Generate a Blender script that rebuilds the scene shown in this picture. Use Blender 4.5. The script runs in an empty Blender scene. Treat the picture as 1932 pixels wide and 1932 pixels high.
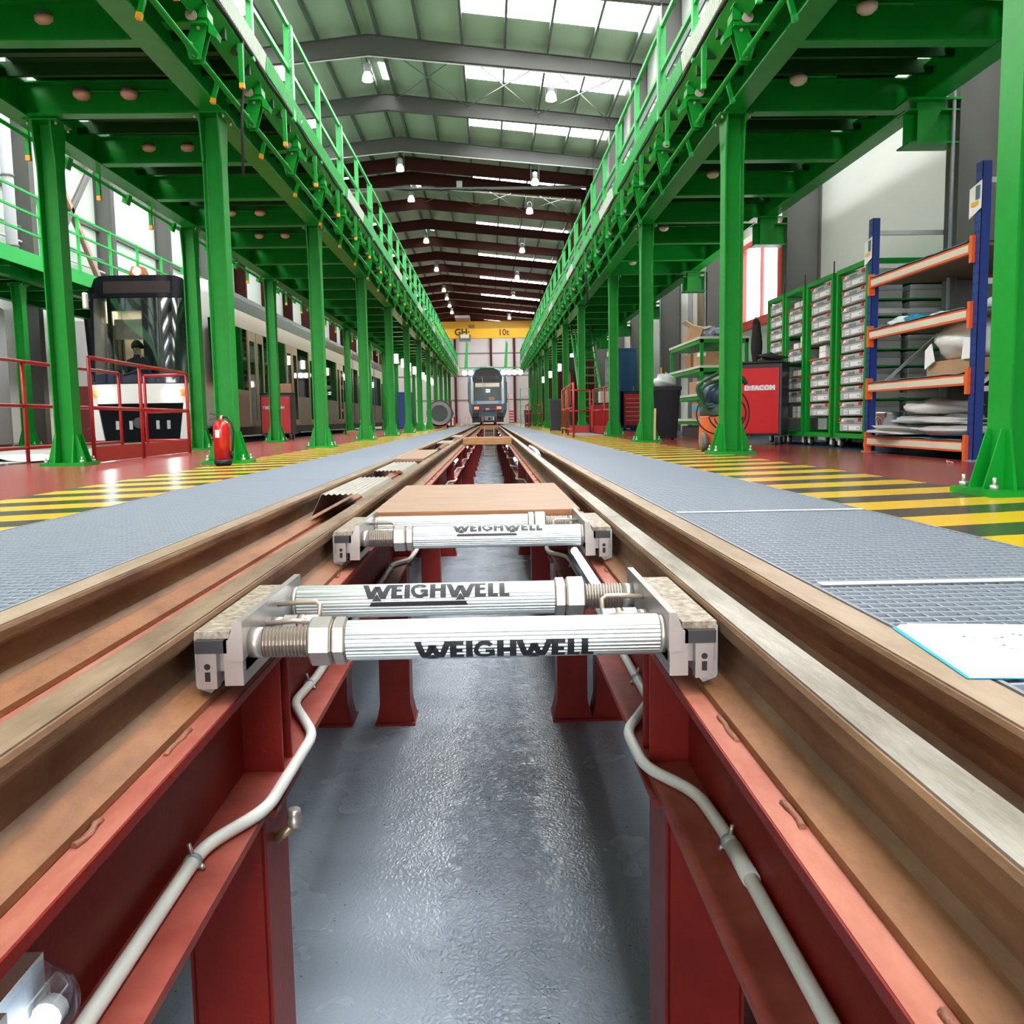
import bpy, math, random
from mathutils import Vector, Matrix
random.seed(7)
sc = bpy.context.scene
COL = sc.collection
PI = math.pi

# ------------------------------------------------------------------ camera, world, lights, exposure
cam_d = bpy.data.cameras.new('camera'); cam = bpy.data.objects.new('camera', cam_d); COL.objects.link(cam)
cam_d.sensor_width = 36.0; cam_d.lens = 1690.0 / 1932.0 * 36.0; cam_d.clip_start = 0.02; cam_d.clip_end = 400
_R = ((0.99957426, -0.0241243, -0.01641085), (-0.01881277, -0.10296958, -0.99450658), (0.02230196, 0.99439192, -0.10337958))
_m = Matrix.Identity(4)
for i in range(3):
    _m[i][0] = _R[0][i]; _m[i][1] = -_R[1][i]; _m[i][2] = -_R[2][i]
_m[0][3], _m[1][3], _m[2][3] = 0.07, 0.0, 0.38
cam.matrix_world = _m
sc.camera = cam

world = bpy.data.worlds.new('world'); sc.world = world; world.use_nodes = True
wn = world.node_tree
for n in list(wn.nodes): wn.nodes.remove(n)
bg = wn.nodes.new('ShaderNodeBackground'); wo = wn.nodes.new('ShaderNodeOutputWorld')
bg.inputs[0].default_value = (0.93, 0.97, 1.0, 1); bg.inputs[1].default_value = 1.5
wn.links.new(bg.outputs[0], wo.inputs[0])

sc.view_settings.view_transform = 'Standard'
sc.view_settings.look = 'None'
sc.view_settings.exposure = 0.66
sc.view_settings.gamma = 1.0
sc.view_settings.use_curve_mapping = False
try:
    sc.cycles.use_denoising = True
    sc.cycles.max_bounces = 7
    sc.cycles.diffuse_bounces = 4
    sc.cycles.glossy_bounces = 3
    sc.cycles.transmission_bounces = 4
    sc.cycles.transparent_max_bounces = 6
    sc.cycles.sample_clamp_indirect = 6.0
    sc.cycles.caustics_reflective = False
    sc.cycles.caustics_refractive = False
except Exception:
    pass

def area(name, loc, rot, sx, sy, power, col=(1, 1, 1)):
    d = bpy.data.lights.new(name, 'AREA'); d.shape = 'RECTANGLE'; d.size = sx; d.size_y = sy
    d.energy = power; d.color = col
    o = bpy.data.objects.new(name, d); COL.objects.link(o); o.location = loc; o.rotation_euler = rot
    return o

# ------------------------------------------------------------------ materials
MATS = {}
def mat(name, col, rough=0.5, metal=0.0, var=0.0, scale=6.0, bump=0.0, bscale=40.0, spec=0.5, col2=None, stretch=None, emit=None, es=1.0, coat=0.0):
    if name in MATS: return MATS[name]
    m = bpy.data.materials.new(name); m.use_nodes = True
    nt = m.node_tree; b = nt.nodes['Principled BSDF']
    b.inputs['Base Color'].default_value = (*col, 1); b.inputs['Roughness'].default_value = rough
    b.inputs['Metallic'].default_value = metal
    b.inputs['Specular IOR Level'].default_value = spec
    if coat: b.inputs['Coat Weight'].default_value = coat; b.inputs['Coat Roughness'].default_value = 0.08
    if emit:
        b.inputs['Emission Color'].default_value = (*emit, 1); b.inputs['Emission Strength'].default_value = es
    if var or bump:
        tc = nt.nodes.new('ShaderNodeTexCoord'); mp = nt.nodes.new('ShaderNodeMapping')
        nt.links.new(tc.outputs['Object'], mp.inputs[0])
        if stretch: mp.inputs['Scale'].default_value = stretch
    if var:
        nz = nt.nodes.new('ShaderNodeTexNoise'); nz.inputs['Scale'].default_value = scale; nz.inputs['Detail'].default_value = 6; nz.inputs['Roughness'].default_value = 0.65
        rp = nt.nodes.new('ShaderNodeValToRGB'); rp.color_ramp.elements[0].position = 0.36; rp.color_ramp.elements[1].position = 0.66
        c2 = col2 if col2 else tuple(c * (1 - var) for c in col)
        rp.color_ramp.elements[0].color = (*c2, 1); rp.color_ramp.elements[1].color = (*col, 1)
        nt.links.new(mp.outputs[0], nz.inputs['Vector']); nt.links.new(nz.outputs['Fac'], rp.inputs[0]); nt.links.new(rp.outputs[0], b.inputs['Base Color'])
    if bump:
        n2 = nt.nodes.new('ShaderNodeTexNoise'); n2.inputs['Scale'].default_value = bscale; n2.inputs['Detail'].default_value = 4
        bp = nt.nodes.new('ShaderNodeBump'); bp.inputs['Strength'].default_value = bump; bp.inputs['Distance'].default_value = 0.02
        nt.links.new(mp.outputs[0], n2.inputs['Vector']); nt.links.new(n2.outputs['Fac'], bp.inputs['Height']); nt.links.new(bp.outputs[0], b.inputs['Normal'])
    MATS[name] = m
    return m
def emat(name, col, strength):
    if name in MATS: return MATS[name]
    m = bpy.data.materials.new(name); m.use_nodes = True; nt = m.node_tree
    for n in list(nt.nodes): nt.nodes.remove(n)
    e = nt.nodes.new('ShaderNodeEmission'); o = nt.nodes.new('ShaderNodeOutputMaterial')
    e.inputs[0].default_value = (*col, 1); e.inputs[1].default_value = strength
    nt.links.new(e.outputs[0], o.inputs[0]); MATS[name] = m
    return m
def glassmat(name, tint, fac, rough=0.03):
    m = bpy.data.materials.new(name); m.use_nodes = True; nt = m.node_tree
    for n in list(nt.nodes): nt.nodes.remove(n)
    t = nt.nodes.new('ShaderNodeBsdfTransparent'); g = nt.nodes.new('ShaderNodeBsdfGlossy'); mx = nt.nodes.new('ShaderNodeMixShader'); o = nt.nodes.new('ShaderNodeOutputMaterial')
    t.inputs[0].default_value = (*tint, 1); g.inputs['Roughness'].default_value = rough; g.inputs[0].default_value = (0.9, 0.95, 1, 1)
    mx.inputs[0].default_value = fac
    nt.links.new(t.outputs[0], mx.inputs[1]); nt.links.new(g.outputs[0], mx.inputs[2]); nt.links.new(mx.outputs[0], o.inputs[0]); MATS[name] = m
    return m

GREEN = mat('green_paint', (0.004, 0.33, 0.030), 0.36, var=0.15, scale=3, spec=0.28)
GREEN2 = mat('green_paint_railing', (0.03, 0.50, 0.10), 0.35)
DKGREEN = mat('green_deck_shade', (0.004, 0.062, 0.009), 0.55, spec=0.3)  # platform green darkened, the shade under the decks is put into the colour
REDOX = mat('red_oxide_paint', (0.25, 0.016, 0.011), 0.45, spec=0.25, var=0.25, scale=5, bump=0.06, bscale=60)
REDOXF = mat('red_oxide_frame', (0.060, 0.014, 0.011), 0.7, spec=0.2)
REDRAIL = mat('red_railing_paint', (0.42, 0.016, 0.018), 0.35)
REDCAB = mat('red_cabinet_paint', (0.62, 0.008, 0.014), 0.35)
RUST = mat('rusty_steel', (0.30, 0.165, 0.085), 0.55, metal=0.25, var=0.5, scale=7, col2=(0.13, 0.06, 0.03), bump=0.15, bscale=50, stretch=(1, 0.25, 1))
RUSTB = mat('rusty_foot', (0.33, 0.14, 0.052), 0.6, metal=0.1, var=0.5, scale=9, col2=(0.18, 0.07, 0.026), bump=0.12, bscale=70, stretch=(1, 0.4, 1))
RAILTOP = mat('worn_rail_top', (0.33, 0.225, 0.145), 0.5, metal=0.05, var=0.5, scale=12, col2=(0.14, 0.085, 0.05), bump=0.1, bscale=60, stretch=(1, 0.2, 1))
GALV = mat('galvanized_steel', (0.40, 0.44, 0.50), 0.42, metal=0.35, var=0.25, scale=8)
STEEL = mat('nickel_steel', (0.56, 0.52, 0.48), 0.33, metal=0.75, var=0.12, scale=20)
STEELM = mat('machined_steel', (0.50, 0.465, 0.46), 0.38, metal=0.6, var=0.1, scale=12)
ALU = mat('fluted_aluminium', (0.60, 0.65, 0.64), 0.30, metal=0.92)
PALERAIL = mat('pale_rail_top', (0.42, 0.32, 0.24), 0.5, var=0.35, scale=10, col2=(0.27, 0.18, 0.11), stretch=(1, 0.2, 1))
DUSTY = mat('dusty_red_flange', (0.46, 0.17, 0.11), 0.65, var=0.4, scale=9, col2=(0.30, 0.065, 0.04), stretch=(1, 0.3, 1))
DUSTL = mat('dusty_lower_flange', (0.34, 0.075, 0.05), 0.6, var=0.35, scale=6, col2=(0.25, 0.03, 0.02))
BLACK = mat('black_print', (0.012, 0.014, 0.02), 0.45)
RUBBER = mat('black_rubber', (0.015, 0.015, 0.016), 0.6)
PVC = mat('white_conduit', (0.74, 0.76, 0.72), 0.35)
PLY = mat('plywood_face', (0.42, 0.27, 0.185), 0.6, var=0.3, scale=5, col2=(0.32, 0.195, 0.125), stretch=(0.6, 6, 1))
PLYE = mat('plywood_edge', (0.48, 0.20, 0.08), 0.65, var=0.4, scale=20, stretch=(0.4, 1, 8))
TIMBER = mat('orange_timber', (0.66, 0.33, 0.14), 0.6, var=0.3, scale=6, stretch=(1, 5, 5))
WHITE = mat('white_paint', (0.80, 0.81, 0.80), 0.4)
CREAM = mat('cream_board', (0.72, 0.66, 0.55), 0.5)
CARD = mat('cardboard', (0.48, 0.27, 0.15), 0.7, var=0.15, scale=4)
YELLOW = mat('yellow_paint', (0.85, 0.48, 0.02), 0.4)
ORANGE = mat('orange_paint', (0.80, 0.13, 0.025), 0.4)
BLUE = mat('blue_upright_paint', (0.010, 0.038, 0.23), 0.35)
DKBLUE = mat('dark_blue_paint', (0.004, 0.07, 0.20), 0.35)
GREYW = mat('wall_panel', (0.60, 0.62, 0.58), 0.6, var=0.06, scale=0.6)
GREYC = mat('grey_steel_paint', (0.16, 0.16, 0.15), 0.5)
GREYP = mat('grey_pvc', (0.38, 0.39, 0.42), 0.45)
TOTE = mat('grey_tote_plastic', (0.46, 0.48, 0.50), 0.45)
TOTED = mat('grey_tote_dark', (0.20, 0.21, 0.23), 0.5)
REDP = mat('red_plastic', (0.60, 0.03, 0.02), 0.4)
PAPER = mat('paper', (0.88, 0.90, 0.93), 0.6)
CYAN = mat('cyan_print', (0.02, 0.42, 0.72), 0.4)
BAG = mat('clear_bag', (0.74, 0.77, 0.78), 0.22, bump=0.5, bscale=9)
BAGG = mat('grey_sheet', (0.58, 0.58, 0.58), 0.55, bump=0.2, bscale=10)
BLUEPL = mat('blue_sheet', (0.10, 0.36, 0.50), 0.5, bump=0.2, bscale=14)
DARK = mat('dark_metal', (0.035, 0.035, 0.04), 0.5)
TBLACK = mat('glossy_black', (0.004, 0.005, 0.007), 0.2, spec=0.10)
TWHITE = mat('tram_white', (0.60, 0.60, 0.585), 0.3)
TGREY = mat('tram_roof_grey', (0.10, 0.12, 0.12), 0.25)
AMBER = mat('amber_lens', (0.85, 0.22, 0.04), 0.3, emit=(1, 0.25, 0.05), es=0.4)
LAMPW = emat('lit_lamp', (1.0, 0.98, 0.93), 9)
LAMPY = emat('lit_warm_lamp', (1.0, 0.86, 0.55), 9)
LAMPB = emat('lit_tube', (0.86, 0.94, 1.0), 7)
SKYL = emat('lit_skylight', (1.0, 0.985, 0.975), 13.0)
FLOORRED = mat('red_epoxy', (0.35, 0.050, 0.045), 0.22, spec=0.38, var=0.15, scale=2.5, bump=0.02, bscale=8)
DKVOID = mat('trench_dark', (0.05, 0.052, 0.055), 0.8)
BLUEGREY = mat('blue_floor_edge', (0.03, 0.06, 0.12), 0.4)
SKIN = mat('skin', (0.55, 0.32, 0.24), 0.5)
HAIR = mat('dark_hair', (0.012, 0.010, 0.010), 0.6)
CLOTH = mat('dark_cloth', (0.02, 0.025, 0.04), 0.8)
CEIL = mat('roof_panel', (0.46, 0.58, 0.45), 0.6)
TEAL = mat('train_blue', (0.05, 0.20, 0.30), 0.3)
BEIGE = mat('cab_interior', (0.60, 0.50, 0.38), 0.6)
GALVBAR = mat('grating_bar', (0.38, 0.43, 0.51), 0.4, metal=0.3)

def floor_hazard(name, k):
    m = bpy.data.materials.new(name); m.use_nodes = True; nt = m.node_tree; b = nt.nodes['Principled BSDF']
    b.inputs['Roughness'].default_value = 0.24
    tc = nt.nodes.new('ShaderNodeTexCoord'); sp = nt.nodes.new('ShaderNodeSeparateXYZ'); nt.links.new(tc.outputs['Object'], sp.inputs[0])
    mu = nt.nodes.new('ShaderNodeMath'); mu.operation = 'MULTIPLY_ADD'; mu.inputs[1].default_value = -k[0]; nt.links.new(sp.outputs[0], mu.inputs[0]); nt.links.new(sp.outputs[1], mu.inputs[2])
    ad = nt.nodes.new('ShaderNodeMath'); ad.operation = 'ADD'; ad.inputs[1].default_value = 100 * k[1] - k[2]; nt.links.new(mu.outputs[0], ad.inputs[0])
    dv = nt.nodes.new('ShaderNodeMath'); dv.operation = 'DIVIDE'; dv.inputs[1].default_value = k[1]; nt.links.new(ad.outputs[0], dv.inputs[0])
    fr = nt.nodes.new('ShaderNodeMath'); fr.operation = 'FRACT'; nt.links.new(dv.outputs[0], fr.inputs[0])
    ns = nt.nodes.new('ShaderNodeTexNoise'); ns.inputs['Scale'].default_value = 9; ns.inputs['Detail'].default_value = 5; nt.links.new(tc.outputs['Object'], ns.inputs['Vector'])
    n2 = nt.nodes.new('ShaderNodeMath'); n2.operation = 'MULTIPLY_ADD'; n2.inputs[1].default_value = 0.05; nt.links.new(ns.outputs['Fac'], n2.inputs[0]); nt.links.new(fr.outputs[0], n2.inputs[2])
    lt = nt.nodes.new('ShaderNodeMath'); lt.operation = 'LESS_THAN'; lt.inputs[1].default_value = 0.545; nt.links.new(n2.outputs[0], lt.inputs[0])
    rp = nt.nodes.new('ShaderNodeValToRGB'); rp.color_ramp.elements[0].color = (0.075, 0.068, 0.045, 1); rp.color_ramp.elements[1].color = (0.035, 0.033, 0.027, 1)
    nt.links.new(ns.outputs['Fac'], rp.inputs[0])
    mx = nt.nodes.new('ShaderNodeMix'); mx.data_type = 'RGBA'
    nt.links.new(lt.outputs[0], mx.inputs[0]); nt.links.new(rp.outputs[0], mx.inputs[6]); mx.inputs[7].default_value = (0.80, 0.50, 0.02, 1)
    nt.links.new(mx.outputs[2], b.inputs['Base Color'])
    return m
HAZR = floor_hazard('hazard_stripes_east', (0.25, 0.54, 3.08))
HAZL = floor_hazard('hazard_stripes_west', (0.42, 0.54, 5.00))

def pit_floor_mat():
    m = bpy.data.materials.new('grey_epoxy'); m.use_nodes = True; nt = m.node_tree; b = nt.nodes['Principled BSDF']
    tc = nt.nodes.new('ShaderNodeTexCoord')
    n1 = nt.nodes.new('ShaderNodeTexNoise'); n1.inputs['Scale'].default_value = 1.6; n1.inputs['Detail'].default_value = 7
    rp = nt.nodes.new('ShaderNodeValToRGB'); rp.color_ramp.elements[0].color = (0.235, 0.285, 0.345, 1); rp.color_ramp.elements[1].color = (0.32, 0.375, 0.44, 1)
    nt.links.new(tc.outputs['Object'], n1.inputs['Vector']); nt.links.new(n1.outputs['Fac'], rp.inputs[0])
    sp = nt.nodes.new('ShaderNodeTexVoronoi'); sp.inputs['Scale'].default_value = 26
    nt.links.new(tc.outputs['Object'], sp.inputs['Vector'])
    lt = nt.nodes.new('ShaderNodeMath'); lt.operation = 'LESS_THAN'; lt.inputs[1].default_value = 0.09; nt.links.new(sp.outputs['Distance'], lt.inputs[0])
    n5 = nt.nodes.new('ShaderNodeTexNoise'); n5.inputs['Scale'].default_value = 12; nt.links.new(tc.outputs['Object'], n5.inputs['Vector'])
    g5 = nt.nodes.new('ShaderNodeMath'); g5.operation = 'GREATER_THAN'; g5.inputs[1].default_value = 0.57; nt.links.new(n5.outputs['Fac'], g5.inputs[0])
    m5 = nt.nodes.new('ShaderNodeMath'); m5.operation = 'MULTIPLY'; nt.links.new(lt.outputs[0], m5.inputs[0]); nt.links.new(g5.outputs[0], m5.inputs[1])
    mx = nt.nodes.new('ShaderNodeMix'); mx.data_type = 'RGBA'; nt.links.new(m5.outputs[0], mx.inputs[0]); nt.links.new(rp.outputs[0], mx.inputs[6]); mx.inputs[7].default_value = (0.04, 0.045, 0.05, 1)
    nt.links.new(mx.outputs[2], b.inputs['Base Color'])
    n3 = nt.nodes.new('ShaderNodeTexNoise'); n3.inputs['Scale'].default_value = 2.2; n3.inputs['Detail'].default_value = 3; nt.links.new(tc.outputs['Object'], n3.inputs['Vector'])
    r3 = nt.nodes.new('ShaderNodeValToRGB'); r3.color_ramp.elements[0].position = 0.25; r3.color_ramp.elements[1].position = 0.80
    r3.color_ramp.elements[0].color = (0.14, 0.14, 0.14, 1); r3.color_ramp.elements[1].color = (0.34, 0.34, 0.34, 1)
    nt.links.new(n3.outputs['Fac'], r3.inputs[0]); nt.links.new(r3.outputs[0], b.inputs['Roughness'])
    n4 = nt.nodes.new('ShaderNodeTexNoise'); n4.inputs['Scale'].default_value = 55; n4.inputs['Detail'].default_value = 5; nt.links.new(tc.outputs['Object'], n4.inputs['Vector'])
    bp = nt.nodes.new('ShaderNodeBump'); bp.inputs['Distance'].default_value = 0.012
    vo = nt.nodes.new('ShaderNodeTexVoronoi'); vo.feature = 'DISTANCE_TO_EDGE'; vo.inputs['Scale'].default_value = 48; nt.links.new(tc.outputs['Object'], vo.inputs['Vector'])
    vm = nt.nodes.new('ShaderNodeMapping'); vm.inputs['Scale'].default_value = (1, 0.6, 1)
    vd = nt.nodes.new('ShaderNodeTexNoise'); vd.inputs['Scale'].default_value = 9; nt.links.new(tc.outputs['Object'], vd.inputs['Vector'])
    va = nt.nodes.new('ShaderNodeMixRGB'); va.blend_type = 'ADD'; va.inputs[0].default_value = 0.10; nt.links.new(tc.outputs['Object'], va.inputs[1]); nt.links.new(vd.outputs['Color'], va.inputs[2]); nt.links.new(va.outputs[0], vm.inputs[0]); nt.links.new(vm.outputs[0], vo.inputs['Vector'])
    sx = nt.nodes.new('ShaderNodeSeparateXYZ'); nt.links.new(tc.outputs['Object'], sx.inputs[0])
    bx = nt.nodes.new('ShaderNodeMath'); bx.operation = 'SUBTRACT'; bx.inputs[1].default_value = 0.06; nt.links.new(sx.outputs[0], bx.inputs[0])
    ab = nt.nodes.new('ShaderNodeMath'); ab.operation = 'ABSOLUTE'; nt.links.new(bx.outputs[0], ab.inputs[0])
    nw = nt.nodes.new('ShaderNodeMath'); nw.operation = 'MULTIPLY_ADD'; nw.inputs[1].default_value = -0.35; nt.links.new(vd.outputs['Fac'], nw.inputs[0]); nt.links.new(ab.outputs[0], nw.inputs[2])
    mr = nt.nodes.new('ShaderNodeMapRange'); mr.inputs['From Min'].default_value = -0.05; mr.inputs['From Max'].default_value = 0.06; mr.inputs['To Min'].default_value = 0.55; mr.inputs['To Max'].default_value = 0.16; nt.links.new(nw.outputs[0], mr.inputs['Value']); nt.links.new(mr.outputs[0], bp.inputs['Strength'])
    mh = nt.nodes.new('ShaderNodeMath'); mh.operation = 'MULTIPLY_ADD'; mh.inputs[1].default_value = 2.2; nt.links.new(vo.outputs['Distance'], mh.inputs[0]); nt.links.new(n4.outputs['Fac'], mh.inputs[2])
    nt.links.new(mh.outputs[0], bp.inputs['Height']); nt.links.new(bp.outputs[0], b.inputs['Normal'])
    return m
PITF = pit_floor_mat()
WIND = glassmat('tinted_windshield', (0.74, 0.78, 0.78), 0.065)
PANE = glassmat('tinted_pane', (0.16, 0.18, 0.18), 0.22)
CLEAR = glassmat('clear_lamp_cover', (0.88, 0.92, 0.97), 0.14, 0.12)

# ------------------------------------------------------------------ mesh building
LOCALS = {}
class MB:
    def __init__(s): s.v = []; s.f = []; s.smooth = []
    def add(s, vs, fs, sm=False):
        o = len(s.v); s.v += [tuple(v) for v in vs]
        for f in fs: s.f.append(tuple(i + o for i in f)); s.smooth.append(sm)
        return s
    def box(s, x0, x1, y0, y1, z0, z1):
        return s.add([(x0, y0, z0), (x1, y0, z0), (x1, y1, z0), (x0, y1, z0), (x0, y0, z1), (x1, y0, z1), (x1, y1, z1), (x0, y1, z1)],
                     [(3, 2, 1, 0), (4, 5, 6, 7), (0, 1, 5, 4), (1, 2, 6, 5), (2, 3, 7, 6), (3, 0, 4, 7)])
    def obox(s, c, ax, ay, az):
        c, ax, ay, az = Vector(c), Vector(ax), Vector(ay), Vector(az)
        vs = [c + ax * i + ay * j + az * k for k in (-1, 1) for (i, j) in ((-1, -1), (1, -1), (1, 1), (-1, 1))]
        return s.add(vs, [(3, 2, 1, 0), (4, 5, 6, 7), (0, 1, 5, 4), (1, 2, 6, 5), (2, 3, 7, 6), (3, 0, 4, 7)])
    def bbox(s, x0, x1, y0, y1, z0, z1, b=0.01, n=2):
        # box with rounded vertical edges and chamfered top / bottom
        def ring(z, ins):
            out = []
            for (cx, cy, a0) in ((x1 - b, y1 - b, 0), (x0 + b, y1 - b, 90), (x0 + b, y0 + b, 180), (x1 - b, y0 + b, 270)):
                for i in range(n + 1):
                    a = math.radians(a0 + 90 * i / n); r = b - ins
                    out.append((cx + r * math.cos(a), cy + r * math.sin(a), z))
            return out
        k = min(b * 0.6, (z1 - z0) * 0.3)
        rs = [ring(z0, k), ring(z0 + k, 0), ring(z1 - k, 0), ring(z1, k)]
        return s.loft(rs, True, True)
    def loft(s, rings, cap=True, closed=True, sm=False):
        n = len(rings[0]); o = len(s.v)
        for r in rings: s.v += [tuple(p) for p in r]
        for i in range(len(rings) - 1):
            for j in range(n if closed else n - 1):
                a = o + i * n + j; b2 = o + i * n + (j + 1) % n
                s.f.append((a, b2, b2 + n, a + n)); s.smooth.append(sm)
        if cap:
            s.f.append(tuple(o + j for j in reversed(range(n)))); s.smooth.append(False)
            s.f.append(tuple(o + (len(rings) - 1) * n + j for j in range(n))); s.smooth.append(False)
        return s
    def prism(s, poly, axis, a, b2):
        # poly in the two other axes, extruded along axis from a to b2
        def P(p, t):
            if axis == 'x': return (t, p[0], p[1])
            if axis == 'y': return (p[0], t, p[1])
            return (p[0], p[1], t)
        return s.loft([[P(p, a) for p in poly], [P(p, b2) for p in poly]])
    def tube(s, pts, r, seg=8, cap=True, closed=False, rad=None):
        pts = [Vector(p) for p in pts]; n = len(pts); rings = []
        up = Vector((0, 0, 1)); prev = None
        for i, p in enumerate(pts):
            if closed: t = pts[(i + 1) % n] - pts[i - 1]
            elif i == 0: t = pts[1] - pts[0]
            elif i == n - 1: t = pts[-1] - pts[-2]
            else: t = (pts[i + 1] - p).normalized() + (p - pts[i - 1]).normalized()
            t.normalize()
            if prev is None:
                u = up if abs(t.z) < 0.9 else Vector((1, 0, 0))
                a = t.cross(u).normalized()
            else:
                a = (prev - t * prev.dot(t))
                a = a.normalized() if a.length > 1e-6 else t.cross(up).normalized()
            prev = a; b2 = t.cross(a)
            rr = rad[i] if rad else r
            rings.append([p + a * (rr * math.cos(2 * PI * k / seg)) + b2 * (rr * math.sin(2 * PI * k / seg)) for k in range(seg)])
        if closed: rings.append(rings[0])
        return s.loft(rings, cap and not closed, True, True)
    def cyl(s, p0, p1, r, seg=12, r1=None):
        return s.tube([p0, p1], r, seg, rad=[r, r1 if r1 is not None else r])
    def lathe(s, c, prof, seg=20, axis='z'):
        c = Vector(c); rings = []
        for (r, h) in prof:
            ring = []
            for k in range(seg):
                a = 2 * PI * k / seg; q = (r * math.cos(a), r * math.sin(a))
                ring.append(c + (Vector((q[0], q[1], h)) if axis == 'z' else Vector((h, q[0], q[1])) if axis == 'x' else Vector((q[1], h, q[0]))))
            rings.append(ring)
        return s.loft(rings, True, True, True)
    def ibeam(s, p0, p1, h, w, tf=0.014, tw=0.01, up=(0, 0, 1)):
        # p0, p1: centre line of the section
        p0, p1, up = Vector(p0), Vector(p1), Vector(up)
        d = p1 - p0; L = d.length / 2; d.normalize(); c = (p0 + p1) / 2; sd = d.cross(up).normalized(); up = sd.cross(d).normalized()
        s.obox(c + up * (h / 2 - tf / 2), d * L, sd * w / 2, up * tf / 2)
        s.obox(c - up * (h / 2 - tf / 2), d * L, sd * w / 2, up * tf / 2)
        s.obox(c, d * L, sd * tw / 2, up * (h / 2 - tf))
        return s
    def bar(s, p0, p1, w, h, up=(0, 0, 1)):
        p0, p1, up = Vector(p0), Vector(p1), Vector(up)
        d = p1 - p0; L = d.length / 2; d.normalize(); c = (p0 + p1) / 2
        if abs(d.dot(up)) > 0.95: up = Vector((0, 1, 0))
        sd = d.cross(up).normalized(); up = sd.cross(d).normalized()
        return s.obox(c, d * L, sd * w / 2, up * h / 2)
    def quad(s, a, b2, c, d): return s.add([a, b2, c, d], [(0, 1, 2, 3)])
    def build(s, name, m, parent=None):
        me = bpy.data.meshes.new(name)
        root = parent
        while root is not None and root.parent is not None: root = root.parent
        vs = s.v
        if root is not None and not LOCALS.get(root.name, False):
            l = root.location; vs = [(v[0] - l[0], v[1] - l[1], v[2] - l[2]) for v in vs]
        me.from_pydata([tuple(v) for v in vs], [], s.f)
        me.polygons.foreach_set('use_smooth', s.smooth)
        me.materials.append(m); me.update()
        o = bpy.data.objects.new(name, me); COL.objects.link(o)
        if parent is not None: o.parent = parent
        return o

def tag(o, label=None, cat=None, group=None, kind=None):
    if label: o['label'] = label
    if cat: o['category'] = cat
    if group: o['group'] = group
    if kind: o['kind'] = kind
    return o
def thing(name, label, cat, loc=(0, 0, 0), group=None, rz=0.0, local=False):
    o = bpy.data.objects.new(name, None); COL.objects.link(o); o.location = loc; o.rotation_euler = (0, 0, rz); o.empty_display_size = 0.1
    LOCALS[o.name] = local
    return tag(o, label, cat, group)
def struct(name, mb, m):
    return tag(mb.build(name, m), kind='structure')
def single(name, mb, m, label, cat, group=None):
    return tag(mb.build(name, m), label, cat, group)
def kids(o): return [c for c in bpy.data.objects if c.parent == o]
KIDS = {}
def copy_tree(o, loc=None, label=None, group=None, rz=None, parent=None):
    c = o.copy(); COL.objects.link(c)
    if parent is not None: c.parent = parent
    if loc is not None: c.location = loc
    if rz is not None: c.rotation_euler = (0, 0, rz)
    if label: c['label'] = label
    if group: c['group'] = group
    if o.name not in KIDS: KIDS[o.name] = kids(o)
    for ch in KIDS[o.name]: copy_tree(ch, parent=c)
    LOCALS[c.name] = LOCALS.get(o.name, False)
    return c
ORD = ['first', 'second', 'third', 'fourth', 'fifth', 'sixth', 'seventh', 'eighth', 'ninth', 'tenth', 'eleventh', 'twelfth', 'thirteenth', 'fourteenth',
       'fifteenth', 'sixteenth', 'seventeenth', 'eighteenth', 'nineteenth', 'twentieth', 'twenty-first', 'twenty-second', 'twenty-third', 'twenty-fourth']
def text_mb(body, size, depth=0.002):
    # flat lettering in the xy plane (x right, y up), as mesh data
    cu = bpy.data.curves.new('lettering', 'FONT'); cu.body = body; cu.size = size; cu.extrude = depth; cu.offset = size * 0.025; cu.align_x = 'CENTER'; cu.align_y = 'CENTER'
    o = bpy.data.objects.new('lettering', cu); COL.objects.link(o)
    dg = bpy.context.evaluated_depsgraph_get(); dg.update()
    me = o.evaluated_get(dg).to_mesh()
    mb = MB(); mb.add([v.co.copy() for v in me.vertices], [tuple(p.vertices) for p in me.polygons])
    o.evaluated_get(dg).to_mesh_clear(); bpy.data.objects.remove(o); bpy.data.curves.remove(cu)
    return mb
def xform(mb, ex, ey, ez, org):
    ex, ey, ez, org = Vector(ex), Vector(ey), Vector(ez), Vector(org)
    mb.v = [tuple(org + ex * v[0] + ey * v[1] + ez * v[2]) for v in mb.v]
    return mb
# ------------------------------------------------------------------ the hall
Y0, Y1 = -32.0, 106.0
PITZ = -1.45
struct('floor', MB().box(-1.75, 1.55, -4, 62, PITZ - 0.1, PITZ), PITF)
struct('floor', MB().box(1.55, 2.42, Y0, Y1, PITZ - 0.1, 0), HAZR)
struct('floor', MB().box(2.42, 3.75, Y0, Y1, -0.3, 0), FLOORRED)
struct('floor', MB().box(3.75, 5.0, Y0, Y1, -0.3, 0), BLUEGREY)
struct('floor', MB().box(-2.49, -1.75, Y0, Y1, PITZ - 0.1, 0), HAZL)
struct('floor', MB().box(-4.75, -2.49, Y0, Y1, -0.3, 0), FLOORRED)
BAY = mat('tram_bay_floor', (0.30, 0.28, 0.25), 0.5, var=0.25, scale=2)
struct('floor', MB().box(-8.3, -4.75, Y0, Y1, -0.3, -0.03), BAY)
struct('floor', MB().box(-11.6, -8.3, Y0, Y1, -0.3, 0), FLOORRED)
struct('floor', MB().box(-1.75, 1.55, 62, Y1, -0.3, -0.02), BAY)
CONC = mat('pit_concrete', (0.42, 0.44, 0.46), 0.6, var=0.15, scale=2)
struct('wall_pit_east', MB().box(1.50, 1.549, -4, 62, PITZ, -0.05), CONC)
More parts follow.
